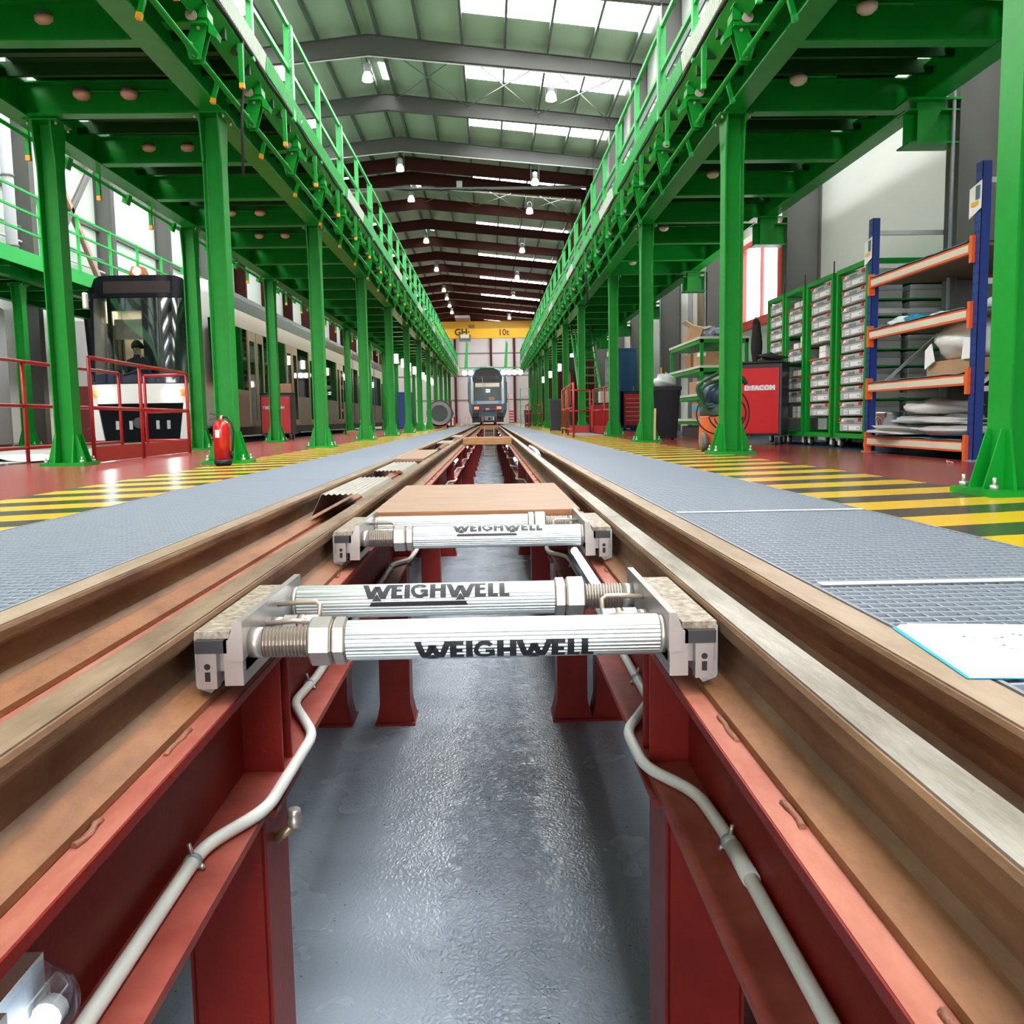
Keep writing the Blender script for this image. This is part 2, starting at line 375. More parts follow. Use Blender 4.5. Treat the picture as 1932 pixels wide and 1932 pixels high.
struct('wall_pit_west', MB().box(-1.749, -1.70, -4, 62, PITZ, -0.05), CONC)
struct('wall_pit_end', MB().box(-1.70, 1.50, 61.9, 62, PITZ, -0.05), CONC)

RX, RZ, SL = -3.3, 11.85, 0.112      # roof ridge and slope
def roofz(x): return RZ - SL * abs(x - RX)
for x0, x1 in ((RX, 5.1), (-11.7, RX)):
    struct('ceiling', MB().prism([(x0, roofz(x0)), (x1, roofz(x1)), (x1, roofz(x1) + 0.12), (x0, roofz(x0) + 0.12)], 'y', Y0, Y1), CEIL)
WALLP = mat('wall_cladding', (0.66, 0.69, 0.66), 0.55, var=0.06, scale=0.5, stretch=(1, 1, 4))
ENDW = mat('end_wall_cladding', (0.58, 0.55, 0.56), 0.6)
# right wall with a tall red framed window between the second and third wall columns
w = MB()
w.box(4.9, 5.05, Y0, 14.85, 0, 10.95); w.box(4.9, 5.05, 17.25, Y1, 0, 10.95)
w.box(4.9, 5.05, 14.85, 17.25, 0, 2.1); w.box(4.9, 5.05, 14.85, 17.25, 3.5, 10.95)
struct('wall_right', w, WALLP)
wf = MB()
wf.box(4.84, 5.06, 14.85, 17.25, 1.95, 2.1); wf.box(4.84, 5.06, 14.85, 17.25, 3.4, 3.5)
wf.box(4.84, 5.06, 14.85, 14.97, 2.1, 3.4); wf.box(4.84, 5.06, 17.13, 17.25, 2.1, 3.4); wf.box(4.90, 5.05, 16.05, 16.10, 2.1, 3.4)
win = tag(wf.build('window_2', mat('red_window_frame', (0.62, 0.05, 0.05), 0.4)), kind='structure')
MB().box(4.95, 4.965, 14.95, 17.15, 2.1, 3.4).build('pane', emat('bright_daylight_pane', (0.97, 0.98, 1.0), 3.2), win)
struct('wall_left', MB().box(-11.65, -11.5, Y0, Y1, 0, 10.95), mat('left_wall_cladding', (0.74, 0.82, 0.77), 0.55))
struct('wall_near', MB().box(-11.6, 5.0, Y0 - 0.15, Y0, 0, 11.9), ENDW)
struct('window_1', MB().box(-10.5, 4.2, Y0, Y0 + 0.02, 0.3, 7.5), emat('fill_panel_glow', (1.0, 0.99, 0.97), 8.0))  # unseen glowing panel added on the near wall as frontal fill light
struct('wall_far', MB().box(-11.6, 5.0, Y1, Y1 + 0.15, 0, 11.9), ENDW)
for i, z in enumerate((2.6, 5.4, 8.0)):
    struct('trim_%d' % (i + 1), MB().box(-11.5, 4.9, Y1 - 0.06, Y1, z, z + 0.12), GREYC)
for i, z in enumerate((3.85, 6.6)):
    struct('trim_%d' % (i + 4), MB().box(4.84, 4.9, Y0, Y1, z, z + 0.12), GREYC)
for i, z in enumerate((4.5, 6.1, 7.7)):
    struct('trim_%d' % (i + 6), MB().box(-11.5, -11.42, Y0, Y1, z, z + 0.14), GREYC)
for i, x in enumerate((-6.2, -3.9, 0.3, 3.0)):
    single('wall_post', MB().ibeam((x, Y1 - 0.22, 0), (x, Y1 - 0.22, 11.2), 0.3, 0.26, up=(0, 1, 0)), REDOXF,
           'dark red steel post of the far end wall, %s from the left' % ORD[i], 'wall post', 'posts of the far end wall')

# portal frames: two rafters and two wall columns each
GREYF = [8.5 + 4.78 * k for k in range(-8, 7)]
REDF = [39.85, 42.2] + [47.0 + 4.86 * k for k in range(12)]
def frame(label, y, m, group):
    t = thing('roof_frame', label, 'roof frame', (RX, y, 0), group)
    h = 0.42
    for x0, x1 in ((RX, 4.75), (-11.35, RX)):
        za, zb = roofz(x0) - 0.22, roofz(x1) - 0.22
        mb = MB()
        hb = 0.55   # deeper at the ridge
        ha, hb2 = (0.55, 0.42) if x0 == RX else (0.42, 0.55)
        mb.prism([(x0, za), (x1, zb), (x1, zb - 0.016), (x0, za - 0.016)], 'y', y - 0.1, y + 0.1)
        mb.prism([(x0, za - ha), (x1, zb - hb2), (x1, zb - hb2 + 0.016), (x0, za - ha + 0.016)], 'y', y - 0.1, y + 0.1)
        mb.prism([(x0, za - ha), (x1, zb - hb2), (x1, zb), (x0, za)], 'y', y - 0.008, y + 0.008)
        mb.build('rafter', m, t)
    MB().ibeam((4.65, y, 0), (4.65, y, roofz(4.65) - 0.25), 0.5, 0.24, 0.018, 0.012, up=(1, 0, 0)).build('wall_column', m, t)
    MB().ibeam((-11.25, y, 0), (-11.25, y, roofz(-11.25) - 0.25), 0.5, 0.24, 0.018, 0.012, up=(1, 0, 0)).build('wall_column', m, t)
    return t
for i, y in enumerate(GREYF):
    if i < 8:
        lab = 'grey portal frame of the hall behind the camera, %s from the end wall' % ORD[i]
    elif i < 12:
        lab = 'grey portal frame whose wall column stands %s' % ('behind the blue pallet rack', 'beside the green tote trolleys', 'just beyond the red framed window', 'behind the tall blue cabinet')[i - 8]
    else:
        lab = 'grey roof frame spanning the hall, %s of the three grey ones in view' % ('nearest', 'middle', 'farthest')[i - 12]
    frame(lab, y, mat('grey_frame_paint', (0.105, 0.108, 0.10), 0.5), 'grey roof frames')
for i, y in enumerate(REDF):
    frame('dark red roof frame spanning the hall, %s beyond the grey ones' % ORD[i], y, REDOXF, 'dark red roof frames')

# purlins
pur = [(0.28, 'ridge'), (1.5, ''), (2.75, ''), (4.0, ''), (5.25, ''), (6.5, ''), (7.7, '')]
for s, side in ((1, 'right'), (-1, 'left')):
    for i, (d, _) in enumerate(pur):
        x = RX + s * d; z = roofz(x)
        single('roof_purlin', MB().box(x - 0.035, x + 0.035, Y0, Y1, z - 0.21, z - 0.02), mat('purlin_steel', (0.10, 0.125, 0.105), 0.5),
               'long grey roof purlin on the %s slope, %s from the ridge' % (side, ORD[i]), 'purlin', 'roof purlins')
# translucent rooflights, each between four purlins just beyond a frame
nwin = 3
bays = sorted(GREYF + REDF)
for i, y in enumerate(bays):
    if 37 < y < 40: continue
    if y > 40 and REDF.index(y) % 2 == 0: continue
    red = y > 40
    for a, b2 in ((2.78, 8.0), ):
        for s in (1, -1):
            mb = MB(); x0, x1 = RX + s * a, RX + s * b2
            if x0 > x1: x0, x1 = x1, x0
            ya, yb = (y + 0.4, y + 2.4) if red else (y + 1.0, y + 3.1)
            mb.prism([(x0, roofz(x0) - 0.012), (x1, roofz(x1) - 0.012), (x1, roofz(x1) - 0.002), (x0, roofz(x0) - 0.002)], 'y', ya, yb)
            struct('window_%d' % nwin, mb, SKYL); nwin += 1
    if i % 2 == 0 or y > 40:
        x0, x1 = RX - 0.02, RX + 0.25
        struct('window_%d' % nwin, MB().prism([(x0, roofz(x0) - 0.012), (x1, roofz(x1) - 0.012), (x1, roofz(x1) - 0.002), (x0, roofz(x0) - 0.002)], 'y', y + 2.6, y + 4.0), SKYL); nwin += 1
# X wind bracing in three roof bays
for bi, (ya, yb) in enumerate(((27.7, 32.3), (42.3, 46.9))):
    for xi in range(3):
        xa, xb = RX + 0.3 + 2.45 * xi, RX + 0.3 + 2.45 * (xi + 1)
        for fl in (0, 1):
            p, q = (xa, ya), (xb, yb)
            if fl: p, q = (xb, ya), (xa, yb)
            single('wind_brace', MB().cyl((p[0], p[1], roofz(p[0]) - 0.36 - 0.05 * fl), (q[0], q[1], roofz(q[0]) - 0.36 - 0.05 * fl), 0.018, 6), mat('brace_rod', (0.22, 0.23, 0.22), 0.5),
                   'thin roof brace rod, %s cross right of the ridge in the %s bay, leaning %s' % (ORD[xi], ('grey', 'red')[bi], ('right', 'left')[fl]), 'brace rod', 'roof brace rods')
for bi, y in enumerate((27.65, 37.1, 42.5)):
    single('conduit_run', MB().tube([(RX - 7, y, roofz(RX - 7) - 0.685), (RX, y, roofz(RX) - 0.80), (RX + 3, y, roofz(RX + 3) - 0.75), (4.6, y, roofz(4.6) - 0.67)], 0.022, 6), WHITE,
           'thin white conduit across the hall under the %s' % ('nearest grey roof frame', 'farthest grey roof frame', 'second red roof frame')[bi], 'conduit', 'conduits across the roof')
t = thing('cable_tray', 'long dark cable tray carried across the hall under the first red frame', 'cable tray', (RX, 40.1, 10.4))
MB().box(-11, 4.6, 39.95, 40.25, 10.32, 10.36).build('tray', GREYP, t)
for k in range(3):
    MB().tube([(-11 + i * 1.3, 40.03 + 0.07 * k, 10.39 - (0.12 if (i == 6 + k) else 0.0)) for i in range(13)], 0.03, 6).build('cable', RUBBER, t)
MB().box(-1.2, -0.95, 39.9, 40.1, 10.36, 10.62).build('junction_box', WHITE, t)

# high bay lamps hanging from the frames
LY = [27.62, 37.2, 42.25, 51.9, 61.6, 71.3, 76.15, 81.0, 85.9]
def lamp_proto():
    t = thing('high_bay_lamp', 'x', 'lamp', (0, 0, 0), 'high bay lamps', local=True)
    MB().lathe((0, 0, 0), [(0.17, 0.0), (0.145, 0.14), (0.09, 0.24)], 16).build('shade', mat('lamp_glass', (0.8, 0.78, 0.7), 0.25, emit=(1, 0.85, 0.55), es=1.1), t)
    MB().lathe((0, 0, 0.24), [(0.11, 0.0), (0.11, 0.22), (0.05, 0.26)], 12).build('ballast_housing', GREYP, t)
    MB().lathe((0, 0, -0.012), [(0.0, 0.0), (0.14, 0.0), (0.14, 0.010), (0.0, 0.010)], 16).build('bulb', LAMPY, t)
    for s in (-1, 1): MB().cyl((0.16 * s, 0, 0.1), (0.16 * s, 0, 0.75), 0.006, 5).build('hanger_wire', GREYP, t)
    return t
lp = lamp_proto(); n = 0
for i, y in enumerate(LY):
    for s, x in (('under the ridge', -3.35), ('right of the ridge', 2.05)):
        if s.startswith('right') and i in (6, 7): continue
        lab = 'lit high bay lamp hanging %s, %s from the near end' % (s, ORD[i])
        z = roofz(x) - 0.22 - 0.5 - 0.78
        if n == 0: lp.location = (x, y, z); lp['label'] = lab
        else: copy_tree(lp, (x, y, z), lab)
        n += 1

# yellow overhead crane
t = thing('overhead_crane', 'yellow two-girder overhead travelling crane marked 10t across the far hall', 'crane', (RX, 88, 8.2))
MB().box(-11.0, 4.4, 89.3, 89.9, 8.65, 9.95).build('girder', YELLOW, t)
MB().box(-11.0, 4.4, 86.9, 87.4, 8.1, 9.0).build('girder', YELLOW, t)
for x in (-11.1, 4.3): MB().box(x - 0.15, x + 0.25, 86.2, 90.6, 8.2, 8.8).build('end_carriage', YELLOW, t)
tr = MB().box(-3.1, -1.7, 86.3, 90.0, 9.96, 10.2).build('trolley', GREYP, t)
MB().box(-2.75, -1.65, 86.2, 86.85, 7.8, 8.4).build('hoist_drum', GREYC, t)
MB().box(-2.6, -1.8, 86.1, 86.21, 8.05, 8.4).build('hoist_cover', CREAM, t)
MB().box(-1.9, -1.3, 89.22, 89.3, 9.3, 9.62).build('rating_plate', mat('plate_brown', (0.30, 0.20, 0.10), 0.5), t)
xform(text_mb('GH·', 0.85, 0.01), (1, 0, 0), (0, 0, 1), (0, -1, 0), (-2.45, 86.88, 8.66)).build('lettering', BLACK, t)
xform(text_mb('10t', 0.80, 0.01), (1, 0, 0), (0, 0, 1), (0, -1, 0), (1.5, 86.88, 8.6)).build('lettering', mat('brown_print', (0.13, 0.05, 0.008), 0.5), t)
MB().cyl((-2.0, 86.6, 7.8), (-2.0, 86.6, 3.2), 0.012, 5).build('pendant_cable', RUBBER, t)

# pipes and braces on the left wall, downpipes on the right wall
for i, y in enumerate((10.2, 17.1, 21.9)):
    t = thing('rain_pipe', 'grey plastic rain pipe with an elbow on the left wall, %s from the near end' % ORD[i], 'pipe', (-11.1, y, 3), 'rain pipes of the left wall')
    MB().tube([(-11.1, y, 9.5), (-11.1, y, 3.9), (-11.1, y + 0.12, 3.7), (-11.1, y + 0.35, 3.62), (-11.1, y + 1.2, 3.6)], 0.13, 12).build('pipe', GREYP, t)
    for z in (4.6, 6.2, 8.0): MB().cyl((-11.1, y, z), (-11.1, y, z + 0.05), 0.15, 12).build('pipe_clamp', GREYC, t)
for i, (ya, za, yb, zb) in enumerate(((23.4, 4.2, 27.2, 8.2), (27.2, 4.2, 23.4, 8.2))):
    single('wall_brace', MB().ibeam((-11.2, ya, za), (-11.2, yb, zb), 0.14, 0.14, up=(1, 0, 0)), (GREYC, mat('pink_primer', (0.55, 0.36, 0.30), 0.5))[i],
           ('dark grey diagonal wall brace on the left wall', 'pinkish primed diagonal wall brace on the left wall')[i], 'brace')
for i, z in enumerate((4.9, 5.25)):
    single('wall_conduit', MB().cyl((-11.35, 6, z), (-11.35, 60, z), 0.03, 6), (WHITE, GALV)[i], ('white', 'galvanized grey')[i] + ' conduit running along the left wall above the far platform', 'conduit')
for i, (y, x) in enumerate(((8.52, 4.34), (18.1, 4.36), (22.8, 4.36))):
    single('wall_conduit', MB().cyl((x, y - 0.14, 0.4), (x, y - 0.14, 6), 0.018, 8), GALV, 'thin galvanized conduit up the grey wall column %s' % ('behind the blue pallet rack', 'beyond the red framed window', 'behind the blue cabinet')[i], 'conduit')
# ------------------------------------------------------------------ green elevated platforms
PITCH = 4.78; SUB = PITCH / 3
CAP = mat('orange_cap', (0.85, 0.40, 0.02), 0.4)
BOLT = mat('bolt_zinc', (0.62, 0.62, 0.60), 0.35, metal=0.7)
SILVER = mat('flap_aluminium', (0.66, 0.76, 0.66), 0.45)
def column_mesh(H, big=1.0, s=1):
    # H column: web faces along the track (y), flanges face the tracks; flared head and foot
    w, d = 0.17 * big, 0.18 * big
    mb = MB()
    mb.box(-w / 2 + 0.011, w / 2 - 0.011, -0.005, 0.005, 0.03, H - 0.016)
    for x in (-1, 1):
        xa, xb = x * w / 2 - 0.0055, x * w / 2 + 0.0055
        mb.box(min(xa, xb), max(xa, xb), -d / 2, d / 2, 0.03, H - 0.016)
    return mb
def column(root, x, y, H, s, big=1.0):
    c = column_mesh(H, big, s)
    o = c.build('column', GREEN, None); o.parent = root
    o.location = (x - root.location[0], y - root.location[1], -root.location[2])
    w, d = 0.17 * big, 0.18 * big
    LOCALS[root.name] = True
    b = MB().box(-0.21, 0.21, -0.18, 0.18, 0.0, 0.03)
    b.build('base_plate', GREEN, o)
    for sx in (-1, 1):   # triangular foot gussets outside both flanges
        g = MB(); x0, x1 = sx * (w / 2 + 0.005), sx * (w / 2 + 0.10)
        for gy in (-0.06, 0.06):
            g.prism([(x0, 0.03), (x1, 0.03), (x0 + sx * 0.018, 0.30), (x0, 0.30)][::sx], 'y', gy - 0.005, gy + 0.005)
        # flange widened at the foot
        g.prism([(-d / 2 - 0.06, 0.03), (d / 2 + 0.06, 0.03), (d / 2, 0.30), (-d / 2, 0.30)], 'x', sx * w / 2 - 0.007, sx * w / 2 + 0.007)
        g.build('foot_gusset', GREEN, o)
    for sx in (-1, 1):
        h = MB(); h.prism([(-d / 2, H - 0.42), (d / 2, H - 0.42), (d / 2 + 0.055, H - 0.05), (d / 2 + 0.055, H - 0.016), (-d / 2 - 0.055, H - 0.016), (-d / 2 - 0.055, H - 0.05)], 'x', sx * w / 2 - 0.0075, sx * w / 2 + 0.0075)
        h.build('head_gusset', GREEN, o)
    MB().box(-0.16, 0.16, -0.15, 0.15, H - 0.016, H).build('cap_plate', GREEN, o)
    bt = MB()
    for bx in (-1, 1):
        for by in (-1, 1):
            bt.cyl((bx * 0.17, by * 0.13, 0.03), (bx * 0.17, by * 0.13, 0.052), 0.02, 6); bt.cyl((bx * 0.17, by * 0.13, 0.05), (bx * 0.17, by * 0.13, 0.085), 0.009, 6)
            bt.cyl((bx * 0.13, by * 0.12, H - 0.05), (bx * 0.13, by * 0.12, H - 0.016), 0.011, 6)
    bt.build('bolt', BOLT, o)
    LOCALS[root.name] = False
    return o
def part_copy(root, o, dx, dy, dz=0):
    c = copy_tree(o, parent=root)
    c.location = (o.location[0] + dx, o.location[1] + dy, o.location[2] + dz)
    return c

def platform(s, label, y_end, cols_in, cols_out, x_in, x_out, y_first):
    t = thing('elevated_platform', label, 'platform', (s * 3.2, 30, 3.4))
    zt = 3.52; ZB = 3.215; ya = -6.0
    c0 = None
    for (x, y) in cols_in + cols_out:
        if c0 is None: c0 = column(t, x, y, ZB, s); cx, cy = x, y
        else: part_copy(t, c0, x - cx, y - cy)
    # long beams
    MB().ibeam((x_in, ya, (ZB + zt) / 2), (x_in, y_end, (ZB + zt) / 2), zt - ZB, 0.20, 0.018, 0.012).build('main_beam', GREEN, t)
    MB().ibeam((x_out, ya, (ZB + zt) / 2), (x_out, y_end, (ZB + zt) / 2), zt - ZB, 0.20, 0.018, 0.012).build('main_beam', GREEN, t)
    # cross beams: deep ones every third of a bay, cantilevering towards the track, plus thin joists and ribs
    xe = s * 1.99
    n = int((y_end - ya) / SUB)
    y0 = y_first - math.floor((y_first - ya) / SUB) * SUB
    cb = MB(); lo, hi = min(x_in, x_out), max(x_in, x_out)
    cb.ibeam((lo + 0.012, 0, (ZB + zt) / 2 + 0.004), (hi - 0.012, 0, (ZB + zt) / 2 + 0.004), zt - ZB - 0.008, 0.14, 0.014, 0.01)
    a, b2 = sorted((xe, x_in - s * 0.105))
    cb.ibeam((a, 0, 3.43), (b2, 0, 3.43), 0.17, 0.12, 0.012, 0.009)
    o = cb.build('cross_beam', GREEN, None); o.parent = t
    o.data.transform(Matrix.Translation((-t.location[0], 0, -t.location[2])))
    o.location = (0, y0 - 30, 0)
    k = 1
    while y0 + k * SUB < y_end:
        c = o.copy(); COL.objects.link(c); c.parent = t; c.location = (0, y0 - 30 + k * SUB, 0); k += 1
    jb = MB(); y = y0 - SUB
    yj = []
    while y < y_end:
        for q in (0.30, 0.52, 0.76):
            if ya < y + q * SUB < y_end: yj.append(y + q * SUB)
        y += SUB
    l2, h2 = min(xe, x_out), max(xe, x_out)
    for i, y in enumerate(yj):
        z0, z1, wd = ((3.44, 3.56, 0.05), (3.47, 3.56, 0.09), (3.44, 3.56, 0.04))[i % 3]
        jb.box(l2, h2, y - wd / 2, y + wd / 2, z0, z1)
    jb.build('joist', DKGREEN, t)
    dk = MB(); dk.box(min(s * 1.985, x_out - s * 0.16), max(s * 1.985, x_out - s * 0.16), ya, y_end, 3.56, 3.62)
    yy = ya
    while yy < y_end:
        dk.box(min(xe, x_out - s * 0.18), max(xe, x_out - s * 0.18), yy, yy + 0.10, 3.545, 3.5605); yy += 0.2
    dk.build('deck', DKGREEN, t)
    # edge fascia towards the track with its black buffer strip
    f0, f1 = sorted((s * 1.985, s * 1.965))
    MB().prism([(s * 1.965, 3.62), (s * 1.985, 3.62), (s * 1.985, 3.57), (s * 2.12, 3.43), (s * 2.10, 3.41), (s * 1.965, 3.555)][::s], 'y', ya, y_end).build('edge_plate', GREEN, t)
    g0, g1 = sorted((s * 1.965, s * 1.945))
    mbs = MB()
    mbs.tube([(s * 1.955, ya + 0.45 * i, 3.588 - (0.022 if i % 4 == 1 else 0.0)) for i in range(int((y_end - ya) / 0.45))], 0.016, 6)
    mbs.build('buffer_strip', RUBBER, t)
    # folding flaps along the edge (ridged aluminium), hinge brackets, shaft, hanging stop bars
    yb = y_first - 2 * PITCH
    i = 0
    while yb < y_end - 0.2:
        if yb > ya:
            if yb < 13:
                fl = MB(); q = 0.0
                while q < SUB - 0.03:
                    fl.prism([(s * 1.945, 3.60), (s * 1.925, 3.74), (s * 1.918, 3.74), (s * 1.938, 3.60)], 'y', yb + q, yb + q + 0.028)
                    q += 0.046
                fl.prism([(s * 1.952, 3.60), (s * 1.932, 3.745), (s * 1.925, 3.745), (s * 1.945, 3.60)], 'y', yb + 0.02, yb + SUB - 0.02)
            else:
                fl = MB().prism([(s * 1.952, 3.60), (s * 1.932, 3.745), (s * 1.918, 3.745), (s * 1.938, 3.60)], 'y', yb + 0.02, yb + SUB - 0.02)
            fl.build('edge_flap', SILVER if i % 4 == 1 or yb < 8.6 else GREEN2, t)
        i += 1; yb += SUB
    MB().cyl((s * 2.09, ya, 3.15), (s * 2.09, y_end, 3.15), 0.022, 8).build('shaft', GREEN, t)
    br = MB()
    for q in (-0.045, 0.045):
        br.prism([(s * 2.06, 3.11), (s * 2.14, 3.11), (s * 2.17, 3.22), (s * 2.09, 3.40), (s * 2.02, 3.44), (s * 1.99, 3.36)], 'y', q - 0.005, q + 0.005)
    br.prism([(s * 1.99, 3.30), (s * 1.93, 3.26), (s * 1.92, 3.30), (s * 1.985, 3.40)], 'y', -0.05, 0.05)
    br.box(min(s * 1.985, s * 2.05), max(s * 1.985, s * 2.05), -0.07, 0.07, 3.40, 3.46)
    bo = br.build('hinge_bracket', GREEN, None); bo.parent = t
    bo.data.transform(Matrix.Translation((-t.location[0], 0, -t.location[2])))
    LOCALS[t.name] = True
    rl = MB(); xx, zz = -t.location[0], -t.location[2]
    rl.cyl((s * 2.10 + xx, -0.1, 3.41 + zz), (s * 2.10 + xx, -0.06, 3.41 + zz), 0.042, 12)
    for (bx, bz) in ((2.10, 3.14), (2.12, 3.22), (2.06, 3.33)): rl.cyl((s * bx + xx, -0.062, bz + zz), (s * bx + xx, -0.05, bz + zz), 0.014, 6)
    rl.build('roller', mat('roller_plastic', (0.55, 0.50, 0.44), 0.4), bo)
    sb = MB()
    sb.box(s * 1.95 + xx - 0.018, s * 1.95 + xx + 0.018, -0.018, 0.018, 3.20 + zz, 3.52 + zz)
    so = sb.build('stop_bar', GREEN, t)
    MB().box(s * 1.95 + xx - 0.020, s * 1.95 + xx + 0.020, -0.02, 0.02, 3.165 + zz, 3.205 + zz).build('bar_cap', CAP if s < 0 else GREEN2, so)
    s2 = MB().bar((s * 2.17 + xx, 0, 3.24 + zz), (s * 2.21 + xx, -0.02, 3.08 + zz), 0.034, 0.034)
    so2 = s2.build('stop_arm', GREEN, t)
    MB().bar((s * 2.205 + xx, -0.0175, 3.10 + zz), (s * 2.215 + xx, -0.022, 3.06 + zz), 0.038, 0.038).build('arm_cap', CAP if s < 0 else GREEN2, so2)
    # guard rail
    def post(wd, chain, nm):
        hw_ = wd * 0.38; p = MB().box(s * 1.97 + xx - hw_, s * 1.97 + xx + hw_, -wd / 2, wd / 2, 3.55 + zz, 4.50 + zz)
        po = p.build('guard_post', GREEN2, t)
        if chain:
            ch = MB()
            for j in range(26):
                zc = 4.42 + zz - j * 0.03
                ch.tube([(s * 1.945 + xx + 0.009 * math.cos(a) * (j % 2), -wd / 2 - 0.012 + 0.009 * math.cos(a) * ((j + 1) % 2), zc + 0.019 * math.sin(a)) for a in (0, PI / 2, PI, PI * 1.5)], 0.0035, 4, closed=True)
            ch.v = ch.v; ch.build('chain', GALV, po)
        return po
    pa = post(0.105, True, 'a'); pb = post(0.07, False, 'b')
    LOCALS[t.name] = False
    done = []
    yb = y_first - 2 * PITCH; i = 0
    lists = {'hb': [], 'sb': [], 'post': []}
    while yb < y_end - 0.2:
        if yb > ya: lists['hb'].append(yb + 0.02)
        yb += SUB
    for proto, off in ((bo, 0.03), (so, 0.74), (so2, 0.80)):
        for j, y in enumerate(lists['hb']):
            yy = y + off
            if yy > y_end - 0.2: break
            if j == 0: proto.location = (0, yy - 30, 0)
            else: copy_tree(proto, (0, yy - 30, 0), parent=t)
    for j, y in enumerate(lists['hb']):
        pr = pa if j % 2 == 0 else pb
        yy = y + 1.17
        if yy > y_end - 0.1: break
        if j < 2: pr.location = (0, yy - 30, 0)
        else: copy_tree(pr, (0, yy - 30, 0), parent=t)
        lists['post'].append(yy)
    hr = MB()
    for z in (4.50, 4.05):
        for j in range(len(lists['post']) - 1):
            a, b2 = lists['post'][j], lists['post'][j + 1]
            dz = (0.0, 0.0, -0.03)[j % 3]
            hr.bar((s * 1.97, a, z + dz), (s * 1.97, b2, z), 0.035, 0.045)
    hr.build('handrail', GREEN2, t)
    MB().box(s * 1.975 - 0.006, s * 1.975 + 0.006, ya, y_end, 3.62, 3.70).build('toe_board', GREEN, t)
    return t

ci = [(-2.42, 3.92)] + [(-2.45, 8.7 + PITCH * k) for k in range(11)]
co = [(-4.035, 8.85)] + [(-4.26, 13.5 + PITCH * k) for k in range(10)]
platL = platform(-1, 'green elevated platform with orange-capped stop bars between the pit and the white tram', 58.8, ci, co, -2.42, -4.22, 8.7)
cr = [(2.475, 4.05)] + [(2.44, 8.85), (2.44, 13.62), (2.60, 18.4)] + [(2.43, 23.1 + PITCH * k) for k in range(7)]
platR = platform(1, 'green elevated platform along the right wall above the storage racks', 55.0, cr, [], 2.42, 4.15, 8.8)
# wall brackets of the right platform
bk = MB()
bk.ibeam((3.93, 0, 2.97), (4.39, 0, 2.97), 0.30, 0.26, 0.014, 0.012)
bk.prism([(4.0, 2.83), (4.06, 2.83), (4.22, 3.11), (4.0, 3.11)], 'y', -0.135, -0.125)
bk.box(3.90, 4.40, -0.15, 0.15, 3.195, 3.214); bk.box(4.02, 4.28, -0.07, 0.07, 3.11, 3.2)
bo = None
for k in range(7):
    y = 8.5 + PITCH * k
    if bo is None:
        bo = bk.build('wall_bracket', GREEN, None); bo.parent = platR
        bo.data.transform(Matrix.Translation((-platR.location[0], 0, -platR.location[2]))); bo.location = (0, y - 30, 0)
    else:
        c = bo.copy(); COL.objects.link(c); c.parent = platR; c.location = (0, y - 30, 0)
# outer edge of the left platform: small stop bars towards the tram
so = MB().box(-4.42 - platL.location[0], -4.38 - platL.location[0], -0.02, 0.02, 3.02 - 3.4, 3.3 - 3.4)
LOCALS[platL.name] = True
ob = so.build('stop_bar', GREEN, platL)
MB().box(-4.423 - platL.location[0], -4.377 - platL.location[0], -0.023, 0.023, 2.97 - 3.4, 3.02 - 3.4).build('bar_cap', CAP, ob)
hb = MB().prism([(-4.34 - platL.location[0], 3.22 - 3.4), (-4.42 - platL.location[0], 3.22 - 3.4), (-4.44 - platL.location[0], 3.13 - 3.4), (-4.38 - platL.location[0], 3.10 - 3.4)], 'y', -0.05, 0.05)
ob2 = hb.build('hinge_bracket', GREEN, platL)
LOCALS[platL.name] = False
for j in range(24):
    for q, off in ((ob, 0.0), (ob2, 0.8)):
        y = 7.6 + j * SUB + off - 30
        if j == 0: q.location = (0, y, 0)
        else: copy_tree(q, (0, y, 0), parent=platL)
MB().cyl((-4.40, 0, 3.2), (-4.40, 58, 3.2), 0.02, 6).build('shaft', GREEN, platL)

# far platform beyond the tram
t = thing('elevated_platform', 'green elevated platform on the far side of the white tram by the left wall', 'platform', (-9.5, 30, 3.4))
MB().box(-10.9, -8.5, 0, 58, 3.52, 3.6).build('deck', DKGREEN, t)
MB().box(-8.5, -8.47, 0, 58, 3.34, 3.62).build('edge_plate', GREEN2, t)
for x in (-9.0, -10.7): MB().ibeam((x, 0, 3.37), (x, 58, 3.37), 0.3, 0.18).build('main_beam', GREEN, t)
for k in range(30): 
    if k == 0:
        xb = MB().ibeam((-10.9, 0, 3.4), (-8.6, 0, 3.4), 0.2, 0.12).build('cross_beam', GREEN, None); xb.data.transform(Matrix.Translation((9.5, 0, -3.4))); xb.parent = t; xb.location = (0, 0.9 - 30, 0)
    else:
        c = xb.copy(); COL.objects.link(c); c.parent = t; c.location = (0, 0.9 + SUB * k - 30, 0)
c0 = column(t, -9.25, 13.6, 3.21, -1)
for k in range(1, 9): part_copy(t, c0, 0, PITCH * k)
po = MB().box(-8.5, -8.45, 0, 0.06, 3.6, 4.75).build('guard_post', GREEN2, None); po.data.transform(Matrix.Translation((9.5, 0, -3.4))); po.parent = t
for k in range(18):
    q = po if k == 0 else po.copy()
    if k: COL.objects.link(q); q.parent = t
    q.location = (0, 13.0 + 1.6 * k - 30, 0)
for z in (4.72, 4.35, 3.98): MB().bar((-8.475, 2, z), (-8.475, 58, z), 0.035, 0.04).build('handrail', GREEN2, t)

